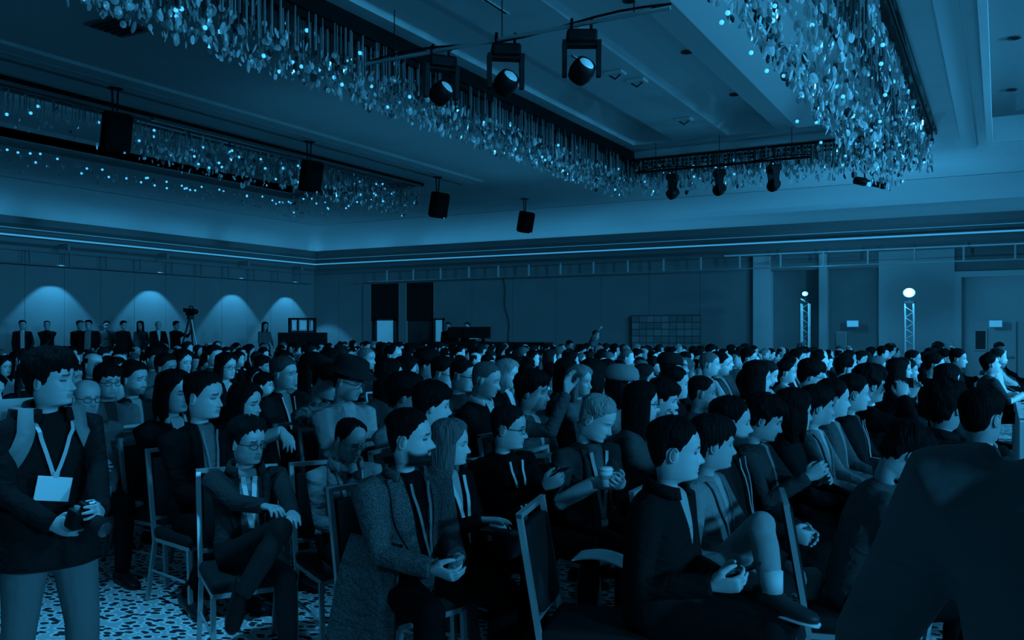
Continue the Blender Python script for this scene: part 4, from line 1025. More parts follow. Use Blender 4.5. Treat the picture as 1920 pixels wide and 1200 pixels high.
def make_person(P, yaw, spec, label, lod=0, seed=0, group=None):
    """P: world place of the head; yaw: heading of the chest (0 = straight at the stage)"""
    s = dict(spec); s['zh'] = P.z; a = dict(DEF); a.update(s)
    g = person_geo(s, lod); s = g.s
    off = rotz(yaw) @ V3(s['lx'], s['ly'], 0)
    o = obj('person', fig_mesh(g, fig_mats(s), 'person')); o.location = (P.x - off[0], P.y - off[1], 0); o.rotation_euler = (0, 0, yaw)
    tag(o, label, 'person', group)
    add_hair(g, o, lod, seed)
    if s['glasses']: add_glasses(g, o)
    mt = top_mat(s['top'], s['top'], s['fab'])
    if s['lapel']: add_lapels(g, o, mt, **(s['lapel'] if isinstance(s['lapel'], dict) else {}))
    if s['collar']: add_collar(g, o, mt if s['collar'] != 'shirt' else mat('shirt_collar', s['shirt'], .7), **(s['collar'] if isinstance(s['collar'], dict) else {}))
    if s['lanyard']: add_lanyard(g, o, **(s['lanyard'] if isinstance(s['lanyard'], dict) else {}))
    g.obj = o; return g
# ------------------------------------------------------------------ chairs
M_pad = mat('chair_vinyl', .02, .7, .1, bump=.2, bscale=12); M_cframe = mat('chair_frame', .40, .35, .5, metal=.35)
def make_chair():
    c = empty('banquet_chair')
    q = MB().rbox(-.21, .24, -.215, .215, .415, .485, .03); q.build('seat', M_pad, c, True)
    def back(z): return -.205 - (z - .45) * .17
    M = None; q = MB(); R = []
    for z, ins in ((.545, .02), (.555, 0), (.72, 0), (.89, 0), (.90, .02)):
        x = back(z); R.append([(x - .016, -.185 + ins, z), (x + .022, -.17 + ins, z), (x + .030, 0, z), (x + .022, .17 - ins, z), (x - .016, .185 - ins, z)])
    q.loft(R); q.build('backrest', M_pad, c, True)
    fr = MB(); t = .012
    for sd in (-1, 1):
        R = []
        for z in (.40, .45, .6, .8, .955):
            x = back(z); R.append([(x - t, sd * .205 - t, z), (x + t, sd * .205 - t, z), (x + t, sd * .205 + t, z), (x - t, sd * .205 + t, z)])
        fr.loft(R)
    x = back(.945); fr.box(x - t, x + t, -.217, .217, .937, .96)
    x = back(.53); fr.box(x - t, x + t, -.2, .2, .52, .54)
    fr.build('back_frame', M_cframe, c)
    MB().box(-.2, .22, -.205, -.185, .39, .415).box(-.2, .22, .185, .205, .39, .415).box(-.21, -.19, -.2, .2, .39, .415).box(.2, .22, -.2, .2, .39, .415).build('seat_frame', M_cframe, c)
    for sx, sd in ((1, -1), (1, 1), (-1, -1), (-1, 1)):
        x0 = .21 if sx > 0 else -.2; x1_ = .235 if sx > 0 else -.30
        MB().loft([[(x + a * t, sd * .2 + b * t, z) for a, b in ((-1, -1), (1, -1), (1, 1), (-1, 1))] for x, z in ((x1_, .004), (x0, .40))]).build('leg', M_cframe, c)
    MB().tube([(.222, -.2, .2), (-.25, -.2, .2)], .008, 5).build('stretcher', M_cframe, c)
    return c
CHAIR0 = make_chair(); CHAIR_USED = [False]
def chair(x, y, yaw, label, group='banquet chairs in the rows'):
    c = CHAIR0 if not CHAIR_USED[0] else copy_tree(CHAIR0); CHAIR_USED[0] = True
    c.location = (x, y, 0); c.rotation_euler = (0, 0, yaw); tag(c, label, 'chair', group); return c
# ------------------------------------------------------------------ the people one can tell apart
HERO = []                        # world head places of everybody set by hand
def rad(a): return math.radians(a)
def hero(px, py, d, yaw, head, label, lod=0, chairlab=None, chairdx=0, chairyaw=None, **sp):
    """yaw: chest heading, head: heading of the face (both in degrees, 0 = towards the stage along the rows)"""
    P = at(px, py, d); ya = rad(yaw); sp['hy'] = rad(head - yaw)
    a = dict(DEF); a.update(sp)
    off = rotz(ya) @ V3(a['lx'], a['ly'], 0); O = V3(P.x - off[0], P.y - off[1], 0)
    def loc(q):
        if q[0] == 'px': w_ = at(*q[1:4]); return tuple(rotz(-ya) @ (V3(*w_) - O))
        return q
    for nm in 'RL':
        if nm in sp and sp[nm] is not None: sp[nm] = (loc(sp[nm][0]),) + tuple(sp[nm][1:])
    if isinstance(sp.get('legs'), dict): sp['legs'] = {k_: tuple([loc(q) for q in v_[:2]]) + tuple(v_[2:]) for k_, v_ in sp['legs'].items()}
    g = make_person(P, ya, sp, label, lod, seed=len(HERO)); HERO.append((P, px, py, d))
    g.O = O; g.yaw = ya; g.toworld = lambda v: Vector(rotz(ya) @ V3(*v) + O)
    if a['pose'] == 'sit' and chairlab is not False:
        cw = ya if chairyaw is None else rad(chairyaw)
        dd = rotz(cw) @ V3(-.02 + chairdx, 0, 0)
        w_ = ('banquet chair of the ' + label.replace('seated ', '').replace('young ', '')).replace(',', '').split()[:14]
        while w_[-1] in ('with', 'in', 'a', 'the', 'of', 'and', 'holding', 'beside', 'over', 'his', 'her', 'an', 'left', 'right', 'at', 'behind', 'dark', 'pale', 'next', 'to', 'between', 'black', 'bright', 'nearest', 'on', 'by', 'above', 'below', 'third', 'before', 'under', 'looking'): w_.pop()
        chair(O[0] + dd[0], O[1] + dd[1], cw, chairlab or ' '.join(w_))
    return g
LAPR = ((.32, -.05, .64), .45, 'indown'); LAPL = ((.34, .06, .64), .45, 'indown')
CL = {}
# standing man at the left with camera
g1 = CL['stand'] = hero(98, 712, 3.72, -12, 23, 'standing young man with backpack, badge and camera at the left edge', pose='stand', hair='mop', lx=.05, hp=.02, top=.022, shirt=.02, open=.055, openb=.45, pants=.13, fab='plain', girth=1.05, legw=1.12, hem=1.5, collar=dict(r=.08, h=.05, gap=35), skin=.40,
     R=(('px', 100, 985, 3.52), .75, 'in', (.9, .35, .12)), L=(('px', 192, 990, 3.5), .6, 'in', (.8, -.5, .3)), stride=.1,
     lanyard=dict(bottom=.47, badge=.14, tilt=-.2, wd=.008, lat0=.075, latb=-.02))
hero(163, 746, 6.2, -22, -12, 'bald man with glasses in a grey sweater holding a white cup', hair='fringe', hairv=.25, glasses=True, top=.13, lanyard=dict(bottom=.28, badge=.06), R=(('px', 172, 878, 5.85), .7, 'in'), L=LAPL, skin=.45, belly=.03)
hero(203, 716, 7.3, -10, -14, 'man with round glasses and dark side-swept hair behind the bald man', lod=1, glasses=True, hair='bangs', top=.12, open=.05, openb=.1, shirt=.05, girth=1.05)
hero(253, 711, 7.7, -5, 8, 'bearded man with a pale scarf beside the round-glasses man', lod=1, hair='short', beard=.7, top=.03, open=.045, openb=.2, shirt=.22)
hero(328, 737, 6.1, -5, 4, 'woman with black hair and bright face behind the dark-suited man', hair='bob', top=.012, open=.05, openb=.55, shirt=.5, skin=.5, collar='shirt')
g6 = hero(384, 744, 5.5, -12, 14, 'seated man in a black open suit over a grey shirt', hair='short', top=.014, open=.05, openb=-1, shirt=.12, pants=.014, lapel=dict(top=.07, bot=.05, tb=.1), lanyard=dict(bottom=.1, badge=.05, m=M_lanyd, lat0=.05),
     legs={'R': ((.48, -.14, .52), (.12, -.16, .12)), 'L': ((.5, .1, .54), (.3, .1, .1))}, R=((.33, -.06, .63), .5, 'indown'), L=((.36, .04, .63), .5, 'indown'), skin=.42)
hero(466, 830, 4.55, -34, -6, 'seated woman with short curly hair and glasses in a dark zipped jacket', hair='curly', hairv=.02, glasses=True, top=.035, open=.045, openb=-1, shirt=.25, fab='plain', pants=.035, lapel=dict(top=.07, bot=.06, tb=.0, notch=False, wd=.03), collar=True,
     R=(('px', 522, 962, 4.12), .5, 'down'), L=(('px', 548, 965, 4.22), .4, 'down'), lanyard=dict(bottom=.3, badge=.0, wd=.012, m=M_badge, lat0=.03),
     legs={'R': (('px', 527, 992, 4.1), ('px', 452, 1118, 4.0), (.1, -.2, -1)), 'L': ((.42, .10, .50), (.40, .12, .1))}, shoe=.01, skin=.40, hp=.12)
CL['arm'] = hero(462, 757, 6.0, -10, 12, 'woman with long black hair resting her arm over the next chair', hair='long', top=.012, wide=1.05, R=(('px', 566, 805, 5.6), .35, 'down', (.5, -.2, -.8)), poleR=(0, -.3, -1), L=LAPL, sleeve=.5, skin=.42)
g9 = hero(657, 826, 4.75, -30, -12, 'man with bow tie and glasses in a pale jacket looking down', hair='receding', glasses=True, hp=.42, top=.24, open=.06, openb=.1, shirt=.42, pants=.02, lapel=dict(top=.075, bot=.03, tb=.15), collar=True, lanyard=dict(bottom=.3, badge=0, wd=.01), R=((.3, -.06, .66), .5, 'indown'), L=((.3, .08, .66), .5, 'indown'), lx=.08, skin=.3)
g10 = CL['tweed'] = hero(770, 822, 4.08, -16, 24, 'bearded man in a grey tweed coat with clasped hands', hair='fade', hairv=.010, beard=1.0, top=.075, shirt=.008, open=.062, openb=.1, fab='tweed', pants=.010, girth=1.12, lx=.05, hp=.0,
     lapel=dict(top=.085, bot=.045, tb=.1, wd=.055), collar=dict(r=.085, h=.035, gap=55, rise=.02), lanyard=dict(bottom=.12, badge=.075, tilt=.5, m=M_lanyd, lat0=.05, latb=.03),
     R=(('px', 812, 1068, 3.74), .55, 'inup', (.95, .3, -.2)), L=(('px', 856, 1046, 3.9), .6, 'inup', (.55, -.75, -.6)), skin=.44, wide=1.04, legs='spread', skirt=True)
g11 = hero(846, 832, 4.5, -6, 22, 'woman with long fair hair in a black cardigan', hair='long', hairv=.15, top=.010, open=.04, openb=.35, shirt=.3, lanyard=dict(bottom=.05, badge=0, wd=.012, lat0=.06, latb=.03), R=(('px', 905, 975, 4.25), .25, 'down', (1, .25, .0)), L=(('px', 925, 985, 4.4), .35, 'down', (1, -.2, 0)), skin=.46, pants=.008, hairlen=1)
g12 = hero(955, 803, 4.9, -14, 18, 'man with glasses in a black sweater holding a phone', hair='slick', hairv=.02, glasses=True, hp=.12, top=.009, lanyard=dict(bottom=.05, badge=.07, wd=.008, lat0=.05), girth=1.08, R=(('px', 1020, 912, 4.55), .7, 'inup'), L=(('px', 1040, 905, 4.65), .7, 'in'), skin=.38, legs='spread')
g13 = hero(1120, 786, 5.05, -24, 4, 'older white-haired man looking down with a paper cup', hair='short', hairv=.34, brow=.2, hp=.5, lx=.10, top=.045, open=.05, openb=-1, shirt=.10, lanyard=dict(bottom=.1, badge=.05, wd=.012, lat0=.06), lapel=dict(top=.07, bot=.05, tb=.0, notch=False, wd=.03), R=(('px', 1118, 905, 4.7), .7, 'in', (.9, .3, 0)), L=(('px', 1160, 905, 4.7), .5, 'inup'), skin=.5, sleeve=.5)
g14 = CL['front'] = hero(1268, 845, 3.62, 0, 25, 'man with short black hair in a dark jacket holding a phone, nearest on the right', hair='short', top=.018, shirt=.35, open=.045, openb=.6, collar=True, pants=.02, lx=.07, hp=.06, girth=1.06, R=(('px', 1335, 1098, 3.25), .65, 'inup', (1, .15, .1)), L=(('px', 1345, 1082, 3.4), .6, 'inup', (1, -.2, .1)), skin=.46, chairlab='empty-backed banquet chair standing behind the phone holder nearest the aisle', chairdx=-.24, chairyaw=14)
g15 = hero(1338, 832, 4.12, 2, 32, 'woman with dark bangs in a pale jacket, ankle crossed over her knee', hair='bangs', hairv=.02, top=.22, shirt=.32, open=.04, openb=.5, pants=.30, lapel=dict(top=.06, bot=.04, tb=.4), skin=.38, R=(('px', 1405, 1068, 3.75), .4, 'down', (1, .2, -.4)), L=LAPL, sole=True, shoe=.05,
      legs={'R': (('px', 1428, 985, 3.72), ('px', 1447, 1105, 3.55), (1, -.25, -.1)), 'L': ((.44, .12, .56), (.42, .12, .1))})
hero(1372, 792, 4.75, 0, 27, 'bearded man with quiff in a dark jacket and bright lanyard', hair='short', beard=.95, top=.03, open=.045, openb=.0, shirt=.015, lanyard=dict(bottom=.15, badge=.06, wd=.009, lat0=.055), collar=True, skin=.42)
hero(1434, 786, 5.1, 0, 18, 'man in a dark fleece looking down at his hands', hair='mop', hp=.34, top=.04, open=.03, openb=.1, shirt=.3, R=(('px', 1515, 895, 4.75), .6, 'in'), L=(('px', 1535, 897, 4.85), .5, 'in'), skin=.36)
hero(1490, 772, 5.45, 5, 30, 'person with a dark hood of hair in a black coat', lod=0, hair='bob', top=.018, skin=.5)
hero(1533, 762, 5.82, 0, 30, 'person with black hair and a pale open shirt beside the black coat', lod=0, hair='bangs', top=.2, open=.04, openb=.3, shirt=.4, lapel=True, skin=.44)
hero(1564, 748, 6.2, 0, 28, 'man with grey jacket and short dark hair third before the phone photographer', lod=0, hair='short', top=.07, open=.05, openb=.2, shirt=.2, skin=.45)
hero(1602, 738, 6.55, 0, 26, 'man in black jacket with bright lanyard next to the phone photographer', lod=0, hair='short', top=.02, open=.04, openb=.1, shirt=.05, lanyard=dict(bottom=.2, badge=.06, lat0=.05), skin=.42)
g22 = CL['photo'] = hero(1632, 722, 6.9, 22, 38, 'man in black jacket raising a phone with both hands', lod=0, hair='mop', top=.010, girth=1.1, R=(('px', 1692, 745, 6.68), .6, 'in', (.2, .25, 1)), L=(('px', 1708, 742, 6.92), .6, 'in', (.2, -.25, 1)), poleR=(.2, -.5, -.8), poleL=(.3, .5, -.8), skin=.42)
hero(1772, 763, 5.1, 48, 66, 'black-haired man facing away with a pale collar stripe', hair='mop', top=.02, shirt=.2, open=.03, openb=.6, collar=dict(r=.075, h=.045, gap=30), skin=.28)
hero(1842, 783, 4.55, 52, 60, 'short-haired man facing away at the right edge', hair='short', top=.045, collar=True, skin=.30)
hero(1698, 852, 3.85, 15, 40, 'person with bowed black-haired head in a grey jacket', hair='mop', hp=.75, top=.07, lx=.2, skin=.3, chairlab='banquet chair at the right below the bowed head, its back post catching light')
CL['near'] = hero(2150, 606, 1.16, 82, 60, 'person in a dark jacket seen from behind, huge at the lower right corner', pose='stand', hair='short', lx=.02, hp=.1, k=1.05, top=.15, fab='smooth', collar=dict(r=.085, h=.05, gap=35), pants=.006, girth=1.12, R=((.2, -.4, 1.0), .4, 'in'), L=((.16, .40, .98), .4, 'in'), poleL=(-.5, .9, -.2))
# second tier
T = [
 (8, 688, 12.0, 0, 0, 'woman in a white top at the far left edge', dict(hair='long', top=.5, skin=.5)),
 (175, 684, 10.5, 0, 5, 'man with a pale forehead above the round-glasses man', dict(hair='fringe', skin=.5, top=.03)),
 (290, 672, 11.5, -5, -5, 'man with dark fringe facing the camera below the second wall light', dict(hair='bangs', top=.1)),
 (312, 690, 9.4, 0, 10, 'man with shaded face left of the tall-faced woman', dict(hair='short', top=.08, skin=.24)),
 (343, 680, 10.4, -5, 0, 'woman with a long pale face and straight black hair', dict(hair='long', top=.03, skin=.5)),
 (425, 688, 9.8, -5, 0, 'woman with glasses and white collar above the long-haired woman', dict(hair='long', glasses=True, open=.05, shirt=.5, top=.02, skin=.48)),
 (402, 668, 12.2, 0, 0, 'broad-faced man below the video camera', dict(hair='short', top=.04, skin=.45, wide=1.08)),
 (533, 701, 7.8, -4, 15, 'man in a dark suit with greying hair left of the black-haired girl', dict(hair='short', top=.02, open=.04, shirt=.25, hairv=.05, lanyard=dict(bottom=.2, badge=.05))),
 (588, 692, 8.3, 0, 12, 'girl with long black hair beside the man in the patterned shirt', dict(hair='long', top=.02, skin=.4)),
 (622, 683, 9.2, 0, 12, 'woman with short black hair smiling, behind the hat', dict(hair='bob', top=.06, skin=.46)),
 (613, 716, 7.0, -8, 18, 'man in a patterned shirt and cap looking down', dict(hair='short', hat='cap', hp=.4, top=.12, fab='pattern', lx=.08, skin=.34)),
 (655, 715, 6.6, -18, 8, 'man in a black wide-brimmed hat and pale jacket', dict(hair='short', hat='hat', glasses=True, hp=.3, top=.30, open=.05, shirt=.45, skin=.4, lx=.06)),
 (688, 673, 11.2, 0, 8, 'man with grey hair and beard above the seat rows', dict(hair='buzz', hairv=.2, beard=.5, beardv=.15, top=.06, skin=.38)),
 (738, 667, 11.5, 0, 12, 'man with receding dark hair in profile, middle rows', dict(hair='receding', top=.2, skin=.5)),
 (732, 706, 7.9, 0, 30, 'woman with long straight black hair and grey jacket in the middle', dict(hair='long', top=.06, skin=.45)),
 (764, 700, 8.2, 0, 15, 'woman with a fringe left of the tall dark-haired man', dict(hair='bob', top=.03, skin=.45)),
 (802, 684, 8.6, 0, 22, 'tall man with thick dark hair and light collar', dict(hair='mop', top=.02, open=.04, shirt=.5, skin=.4)),
 (832, 700, 8.2, 0, 16, 'man with glasses in a light shirt behind the bearded man', dict(hair='short', glasses=True, hp=.25, top=.3, skin=.44)),
 (868, 704, 7.6, 0, 14, 'bald man with glasses left of the bald man in a suit', dict(hair='buzz', glasses=True, hp=.2, top=.04, skin=.34)),
 (912, 712, 7.0, 0, 16, 'bald man in a black suit looking down', dict(hair='buzz', hairv=.1, hp=.25, top=.012, open=.045, shirt=.5, collar='shirt', skin=.36, girth=1.15)),
 (952, 703, 8.8, 0, 5, 'blond woman with a lanyard behind the bald man', dict(hair='bob', hairv=.3, top=.02, open=.05, shirt=.5, skin=.5)),
 (762, 742, 5.95, 0, 35, 'man with a big black mop of hair in a pale grey jacket', dict(hair='mop', top=.22, skin=.3, collar=True)),
 (812, 761, 5.5, 5, 40, 'person with black hair hidden behind the tweed-coated man', dict(hair='mop', top=.02, skin=.5)),
 (1000, 735, 6.3, -5, 10, 'smiling man with black hair raising one forearm', dict(hair='mop', top=.07, skin=.3, open=.03, shirt=.5, R=(('px', 1062, 735, 6.0), .4, 'fwd', (0, 0, 1)), poleR=(.3, -.2, -1))),
 (1064, 700, 9.0, 0, 20, 'woman with black hair behind the raised hand', dict(hair='long', top=.03)),
 (1088, 716, 8.0, 0, -5, 'fair-haired woman left of the white-haired man', dict(hair='bob', hairv=.2, top=.1, skin=.42)),
 (1112, 704, 8.4, 20, 60, 'person with straight black hair seen from behind', dict(hair='bob', top=.06)),
 (1140, 697, 9.4, 0, 20, 'man with buzzed hair beyond the white-haired man', dict(hair='buzz', top=.2, skin=.45)),
 (1167, 722, 7.3, 0, 14, 'woman in a grey cap with a pale jacket', dict(hair='bob', hat='cap', hatv=.2, top=.15, skin=.48)),
 (1205, 756, 5.9, 0, 25, 'girl with long black hair and glasses right of the white-haired man', dict(hair='long', glasses=True, top=.06, skin=.5)),
 (1244, 748, 6.35, 0, 18, 'man resting his chin on his hand', dict(hair='mop', hp=.25, top=.03, skin=.46, R=(('px', 1266, 798, 6.1), 1.0, 'back', (.0, 0, 1)), poleR=(.4, -.2, -1))),
 (1268, 719, 7.5, 0, 25, 'woman in black with hair tied back, right of the chin-rester', dict(hair='slick', top=.012, skin=.45)),
 (1257, 690, 10.0, 10, 45, 'person in a black cap seen from behind', dict(hair='short', hat='cap', hatv=.01, top=.1)),
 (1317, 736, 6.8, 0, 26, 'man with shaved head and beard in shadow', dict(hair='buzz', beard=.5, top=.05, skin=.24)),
 (1331, 683, 10.2, 0, 20, 'bald man in a bright white shirt leaning back', dict(hair='buzz', hairv=.15, top=.55, skin=.5, lx=-.12)),
 (1352, 684, 10.8, 0, 12, 'man with white lapels beside the bright white shirt', dict(hair='short', top=.05, open=.05, shirt=.55, skin=.5, lx=-.1)),
 (1421, 709, 7.9, 0, 26, 'woman with long black hair and a cream blouse', dict(hair='long', top=.35, skin=.5)),
 (1405, 672, 12.8, 0, 10, 'bearded man in black below the light towers', dict(hair='short', beard=.6, top=.012, skin=.5)),
 (1522, 705, 8.4, 0, 18, 'man with glasses in a grey jacket below the left light tower', dict(hair='mop', glasses=True, hp=.2, top=.05, skin=.45)),
 (1587, 692, 9.6, 5, 30, 'man with receding hair beyond the phone photographer', dict(hair='receding', top=.06, skin=.5)),
 (1495, 671, 15.0, 0, 5, 'woman in a light grey top below the dark niche', dict(hair='bob', top=.25, skin=.5)),
 (1683, 696, 10.2, 10, 40, 'woman with long black hair above the raised phone', dict(hair='long', top=.02)),
 (1645, 690, 11.0, 5, 25, 'man with grey hair left of the raised phone', dict(hair='short', hairv=.2, top=.03, skin=.45)),
 (1753, 685, 11.0, 0, 14, 'man in black with bright face by the draped table', dict(hair='short', top=.012, skin=.55)),
 (1778, 711, 8.6, 5, 25, 'woman with bright profile above the dark mop of hair', dict(hair='bob', top=.03, skin=.55)),
 (1797, 673, 13.2, 0, 0, 'man stretching an arm along the chair backs at the right', dict(hair='short', top=.015, skin=.45, L=((.25, .7, .98), .3, 'down'), poleL=(0, 0, -1))),
 (1773, 672, 14.0, 0, 5, 'man with glasses left of the stretched arm', dict(hair='short', glasses=True, top=.02, skin=.45)),
 (1858, 683, 12.0, 20, 20, 'woman in a dark vest with pale sleeves at the long table', dict(hair='short', hp=-.2, top=.05, sleeve=.5, skin=.55, R=((.38, -.12, .86), .4, 'down'), L=((.42, .1, .85), .4, 'down'))),
]
HATS = []
for (px, py, d, yw, hd, lab, sp) in T:
    g = hero(px, py, d, yw, hd, lab, lod=1, chairlab=None if d < 9 else False, **{**{'R': LAPR, 'L': LAPL}, **sp})
    if sp.get('hat'): HATS.append(g)
for g in HATS + []:
    k_ = g.k; n = 24; T_ = lambda v: (np.array(v) * k_) @ g.Rh.T + g.H
    if g.s['hat'] == 'hat':
        prof_ = [(.165, .058), (.17, .063), (.118, .066), (.112, .10), (.102, .15), (.076, .165), (.02, .16)]
    else: prof_ = [(.110, .04), (.119, .046), (.121, .08), (.108, .125), (.076, .152), (.02, .16)]
    mb = MB().loft([[(-.012 + r * 1.12 * math.cos(2 * PI * q / n), r * .93 * math.sin(2 * PI * q / n), z) for q in range(n)] for r, z in prof_])
    o = np_obj('hat', T_(mb.v), mb.f, mat('felt', g.s.get('hatv', .014), .9, .1), g.obj)
    if g.s['hat'] == 'cap':
        R = []
        for i in range(5):
            u = i / 4; R.append([(.07 + u * .09, y * (1 - .35 * u * u), .052 - .02 * u + .012 * (1 - (y / .08) ** 2) * u + zz) for zz in (0, .005) for y in ((-.08, -.04, 0, .04, .08) if zz == 0 else (.08, .04, 0, -.04, -.08))])
        mb = MB().loft(R); np_obj('visor', T_(mb.v), mb.f, mat('felt', g.s.get('hatv', .014), .9, .1), o)
# ------------------------------------------------------------------ the rest of the audience
TOPS = [('black', .010), ('black', .016), ('dark grey', .03), ('dark grey', .05), ('grey', .10), ('grey', .16), ('pale', .30), ('white', .5)]
TW = [5, 5, 4, 3, 3, 3, 3, 2]
HAIRT = [('black', .010), ('black', .014), ('brown', .04), ('fair', .16), ('grey', .26)]; HW = [7, 5, 3, 1, 1]
SKINS = [.36, .46, .56, .66]
PROTO = {1: [], 2: []}
SH = [('short', 0), ('short', .3), ('bangs', 0), ('mop', 0), ('receding', 0), ('buzz', 0), ('long', 0), ('long', .2), ('bob', 0), ('fringe', 0), ('slick', .25), ('curly', 0)]
HN = {'short': 'short', 'bangs': 'fringed', 'mop': 'thick', 'receding': 'receding', 'buzz': 'cropped', 'long': 'long', 'bob': 'chin-length', 'fringe': 'balding', 'slick': 'combed-back', 'curly': 'curly'}
prg = random.Random(21)
for lod in (1, 2):
    for i, (h, pit) in enumerate(SH):
        sp = dict(hair=h, hp=.05 + pit, hy=rad(prg.uniform(2, 22)), zh=1.2, open=prg.choice((0, 0, .045, .05)), openb=prg.choice((.1, .35)), girth=prg.uniform(.95, 1.1) if h not in ('long', 'bob') else prg.uniform(.86, .95), lx=prg.uniform(-.03, .08),
                  beard=.65 if i in (1, 5) else 0, R=((.32, -.05, .64), .45, 'indown'), L=((.34, .06, .64), .45, 'indown'))
        g = person_geo(sp, lod); s = g.s
        me = fig_mesh(g, [None] * 5, 'person'); tmp = bpy.data.objects.new('t', None)
        v, f = hair_geo(h, lod, i); q = v * g.k * .99; low = np.clip((-.1 - v[:, 2]) / .2, 0, 1)[:, None]; R2 = rotz(s['hy'] * .75)
        q = (q @ g.Rh.T) * (1 - low) + (q @ R2.T) * low + g.H
        hm = bpy.data.meshes.new('hair'); hm.from_pydata(q.tolist(), [], f); hm.materials.append(None); hm.polygons.foreach_set('use_smooth', [True] * len(hm.polygons)); hm.update()
        PROTO[lod].append((h, me, hm, s, g, v, f, q))
REG = [(0, 420, 'below the wall lights'), (420, 670, 'near the equipment case'), (670, 840, 'before the dark doorway'), (840, 1130, 'before the plain wall'), (1130, 1330, 'before the checkered panel'), (1330, 1560, 'before the dark niche'), (1560, 1960, 'before the right tower')]
def region(px):
    for a, b, l in REG:
        if px < b: return l
    return REG[-1][2]
seats = []
crg = random.Random(5)
for r in range(0, 20):
    X = -.05 - 1.12 * r
    for c in range(0, 37):
        Y = 3.35 + .57 * c
        if crg.random() < .06: continue
        x = X + crg.gauss(0, .06); y = Y + crg.gauss(0, .04); z = 1.2 + crg.gauss(0, .045)
        px, py, d = topx((x, y, z))
        if d < 6.2 or px < -60 or px > 1975 or x < XL + 1.5: continue
        bad = False
        for (P, hx, hy_, hd) in HERO:
            if (P.x - x) ** 2 + (P.y - y) ** 2 < (.46 if hd < 9 else .40) ** 2: bad = True; break
            if d < hd + .1 and d > hd - 4 and abs(px - hx) < 26 * 9 / d and abs(py - hy_) < 55: bad = True; break
        if bad: continue
        if d < 8.5 and crg.random() < .25: continue
        if d > 10 and abs(px - 1713) < 70 and 14 < d < 16.5: continue
        if px > 1800 and d < 13: continue
        if x < -19.6 and y > 21.5: continue
        if x < -20.6: continue
        if y > 24.0: continue
        seats.append((d, x, y, z, px))
seats.sort()
NIND = 300 - len(HERO) - 14
rest = MB()
def skin_top_mats(top, shirt, skin, hv): return [skin_mat(skin, hv), top_mat(top, shirt, 'plain'), pants_mat(.018), mat('shoe_leather', .012, .45, .2), mat('shoe_sole', .6, .6, .3)]
def crowd_person(P, yaw, lod, idx, tone, hv, skin, shirt, label, group):
    h, me, hm, s, g, v, f, q = PROTO[lod][idx]
    o = obj('person', me); sc = min(1.1, max(.9, P.z / 1.2)); off = rotz(yaw) @ V3(s['lx'], s['ly'], 0) * sc
    o.location = (P.x - off[0], P.y - off[1], 0); o.rotation_euler = (0, 0, yaw); o.scale = (sc,) * 3
    for i, m in enumerate(skin_top_mats(tone, shirt, skin, hv)): o.material_slots[i].link = 'OBJECT'; o.material_slots[i].material = m
    hh = obj('hair', hm, o); hh.material_slots[0].link = 'OBJECT'; hh.material_slots[0].material = hair_mat(hv)
    tag(o, label, 'person', group); return o
RESTG = {}; AUTO = []; ACH = []
for n, (d, x, y, z, px) in enumerate(seats):
    idx = crg.randrange(len(SH)); tn, tv = crg.choices(TOPS, TW)[0]; hn, hv = crg.choices(HAIRT, HW)[0]; sk = crg.choice(SKINS); shv = crg.choice((.5, .4, .2, .05))
    yaw = rad(crg.gauss(-4, 10)); h = SH[idx][0]
    if n < NIND:
        rg_ = region(px); dist = 'far' if d > 17 else ('middle' if d > 11 else 'nearer')
        lab = '%s, %s %s hair, %s top, %s rows %s' % ('listener', HN[h], hn, tn, dist, rg_)
        AUTO.append((px, crowd_person(Vector((x, y, z)), yaw, 1 if d < 13 else 2, idx, tv, hv, sk, shv, lab, 'seated audience in the ' + dist + ' rows ' + rg_)))
        if d < 9.5:
            ACH.append((px, chair(x - .04, y, yaw, 'banquet chair in the nearer rows ' + rg_, 'banquet chairs in the nearer rows ' + rg_)))
    else:
        h, me, hm, s, g, v, f, q = PROTO[2][idx]; sc = z / 1.2; R_ = rotz(yaw) * sc; off = rotz(yaw) @ V3(s['lx'], s['ly'], 0) * sc
        T_ = V3(x - off[0], y - off[1], 0)
        key = (tv, sk)
        A_ = RESTG.setdefault('b', [[], [], [], [], [], 0]);
        bv = g.V @ R_.T + T_; nb = A_[5]
        A_[0].append(bv); A_[1].extend([tuple(i + nb for i in fc) for fc in g.F]); ti = [t for t, _ in enumerate(TOPS) if TOPS[t][1] == tv][0]
        A_[2].extend([{0: SKINS.index(sk), 1: 4 + ti, 2: 12, 3: 12, 4: 12}[m] for m in g.MI]); A_[3].append(g.TN); A_[4].append(g.OP); A_[5] += len(bv)
        B_ = RESTG.setdefault('h', [[], [], [], 0]); qv = q @ R_.T + T_; nb = B_[3]
        B_[0].append(qv); B_[1].extend([tuple(i + nb for i in fc) for fc in f]); B_[2].extend([[k for k, t in enumerate(HAIRT) if t[1] == hv][0]] * len(f)); B_[3] += len(qv)
def number_off(lst):
    """tell look-alikes apart by their order from the left"""
    ords = ['leftmost', 'second from left', 'third from left', 'fourth from left', 'fifth from left', 'sixth from left', 'seventh from left', 'eighth from left', 'ninth from left', 'tenth from left']
    by = {}
    for px_, o_ in lst: by.setdefault(o_['label'], []).append((px_, o_))
    for l_, q_ in by.items():
        if len(q_) > 1:
            q_.sort(key=lambda t: t[0])
            for k_, (_, o_) in enumerate(q_): o_['label'] = l_ + ', ' + (ords[k_] if k_ < 10 else 'number %d from left' % (k_ + 1))
number_off(AUTO); number_off(ACH)
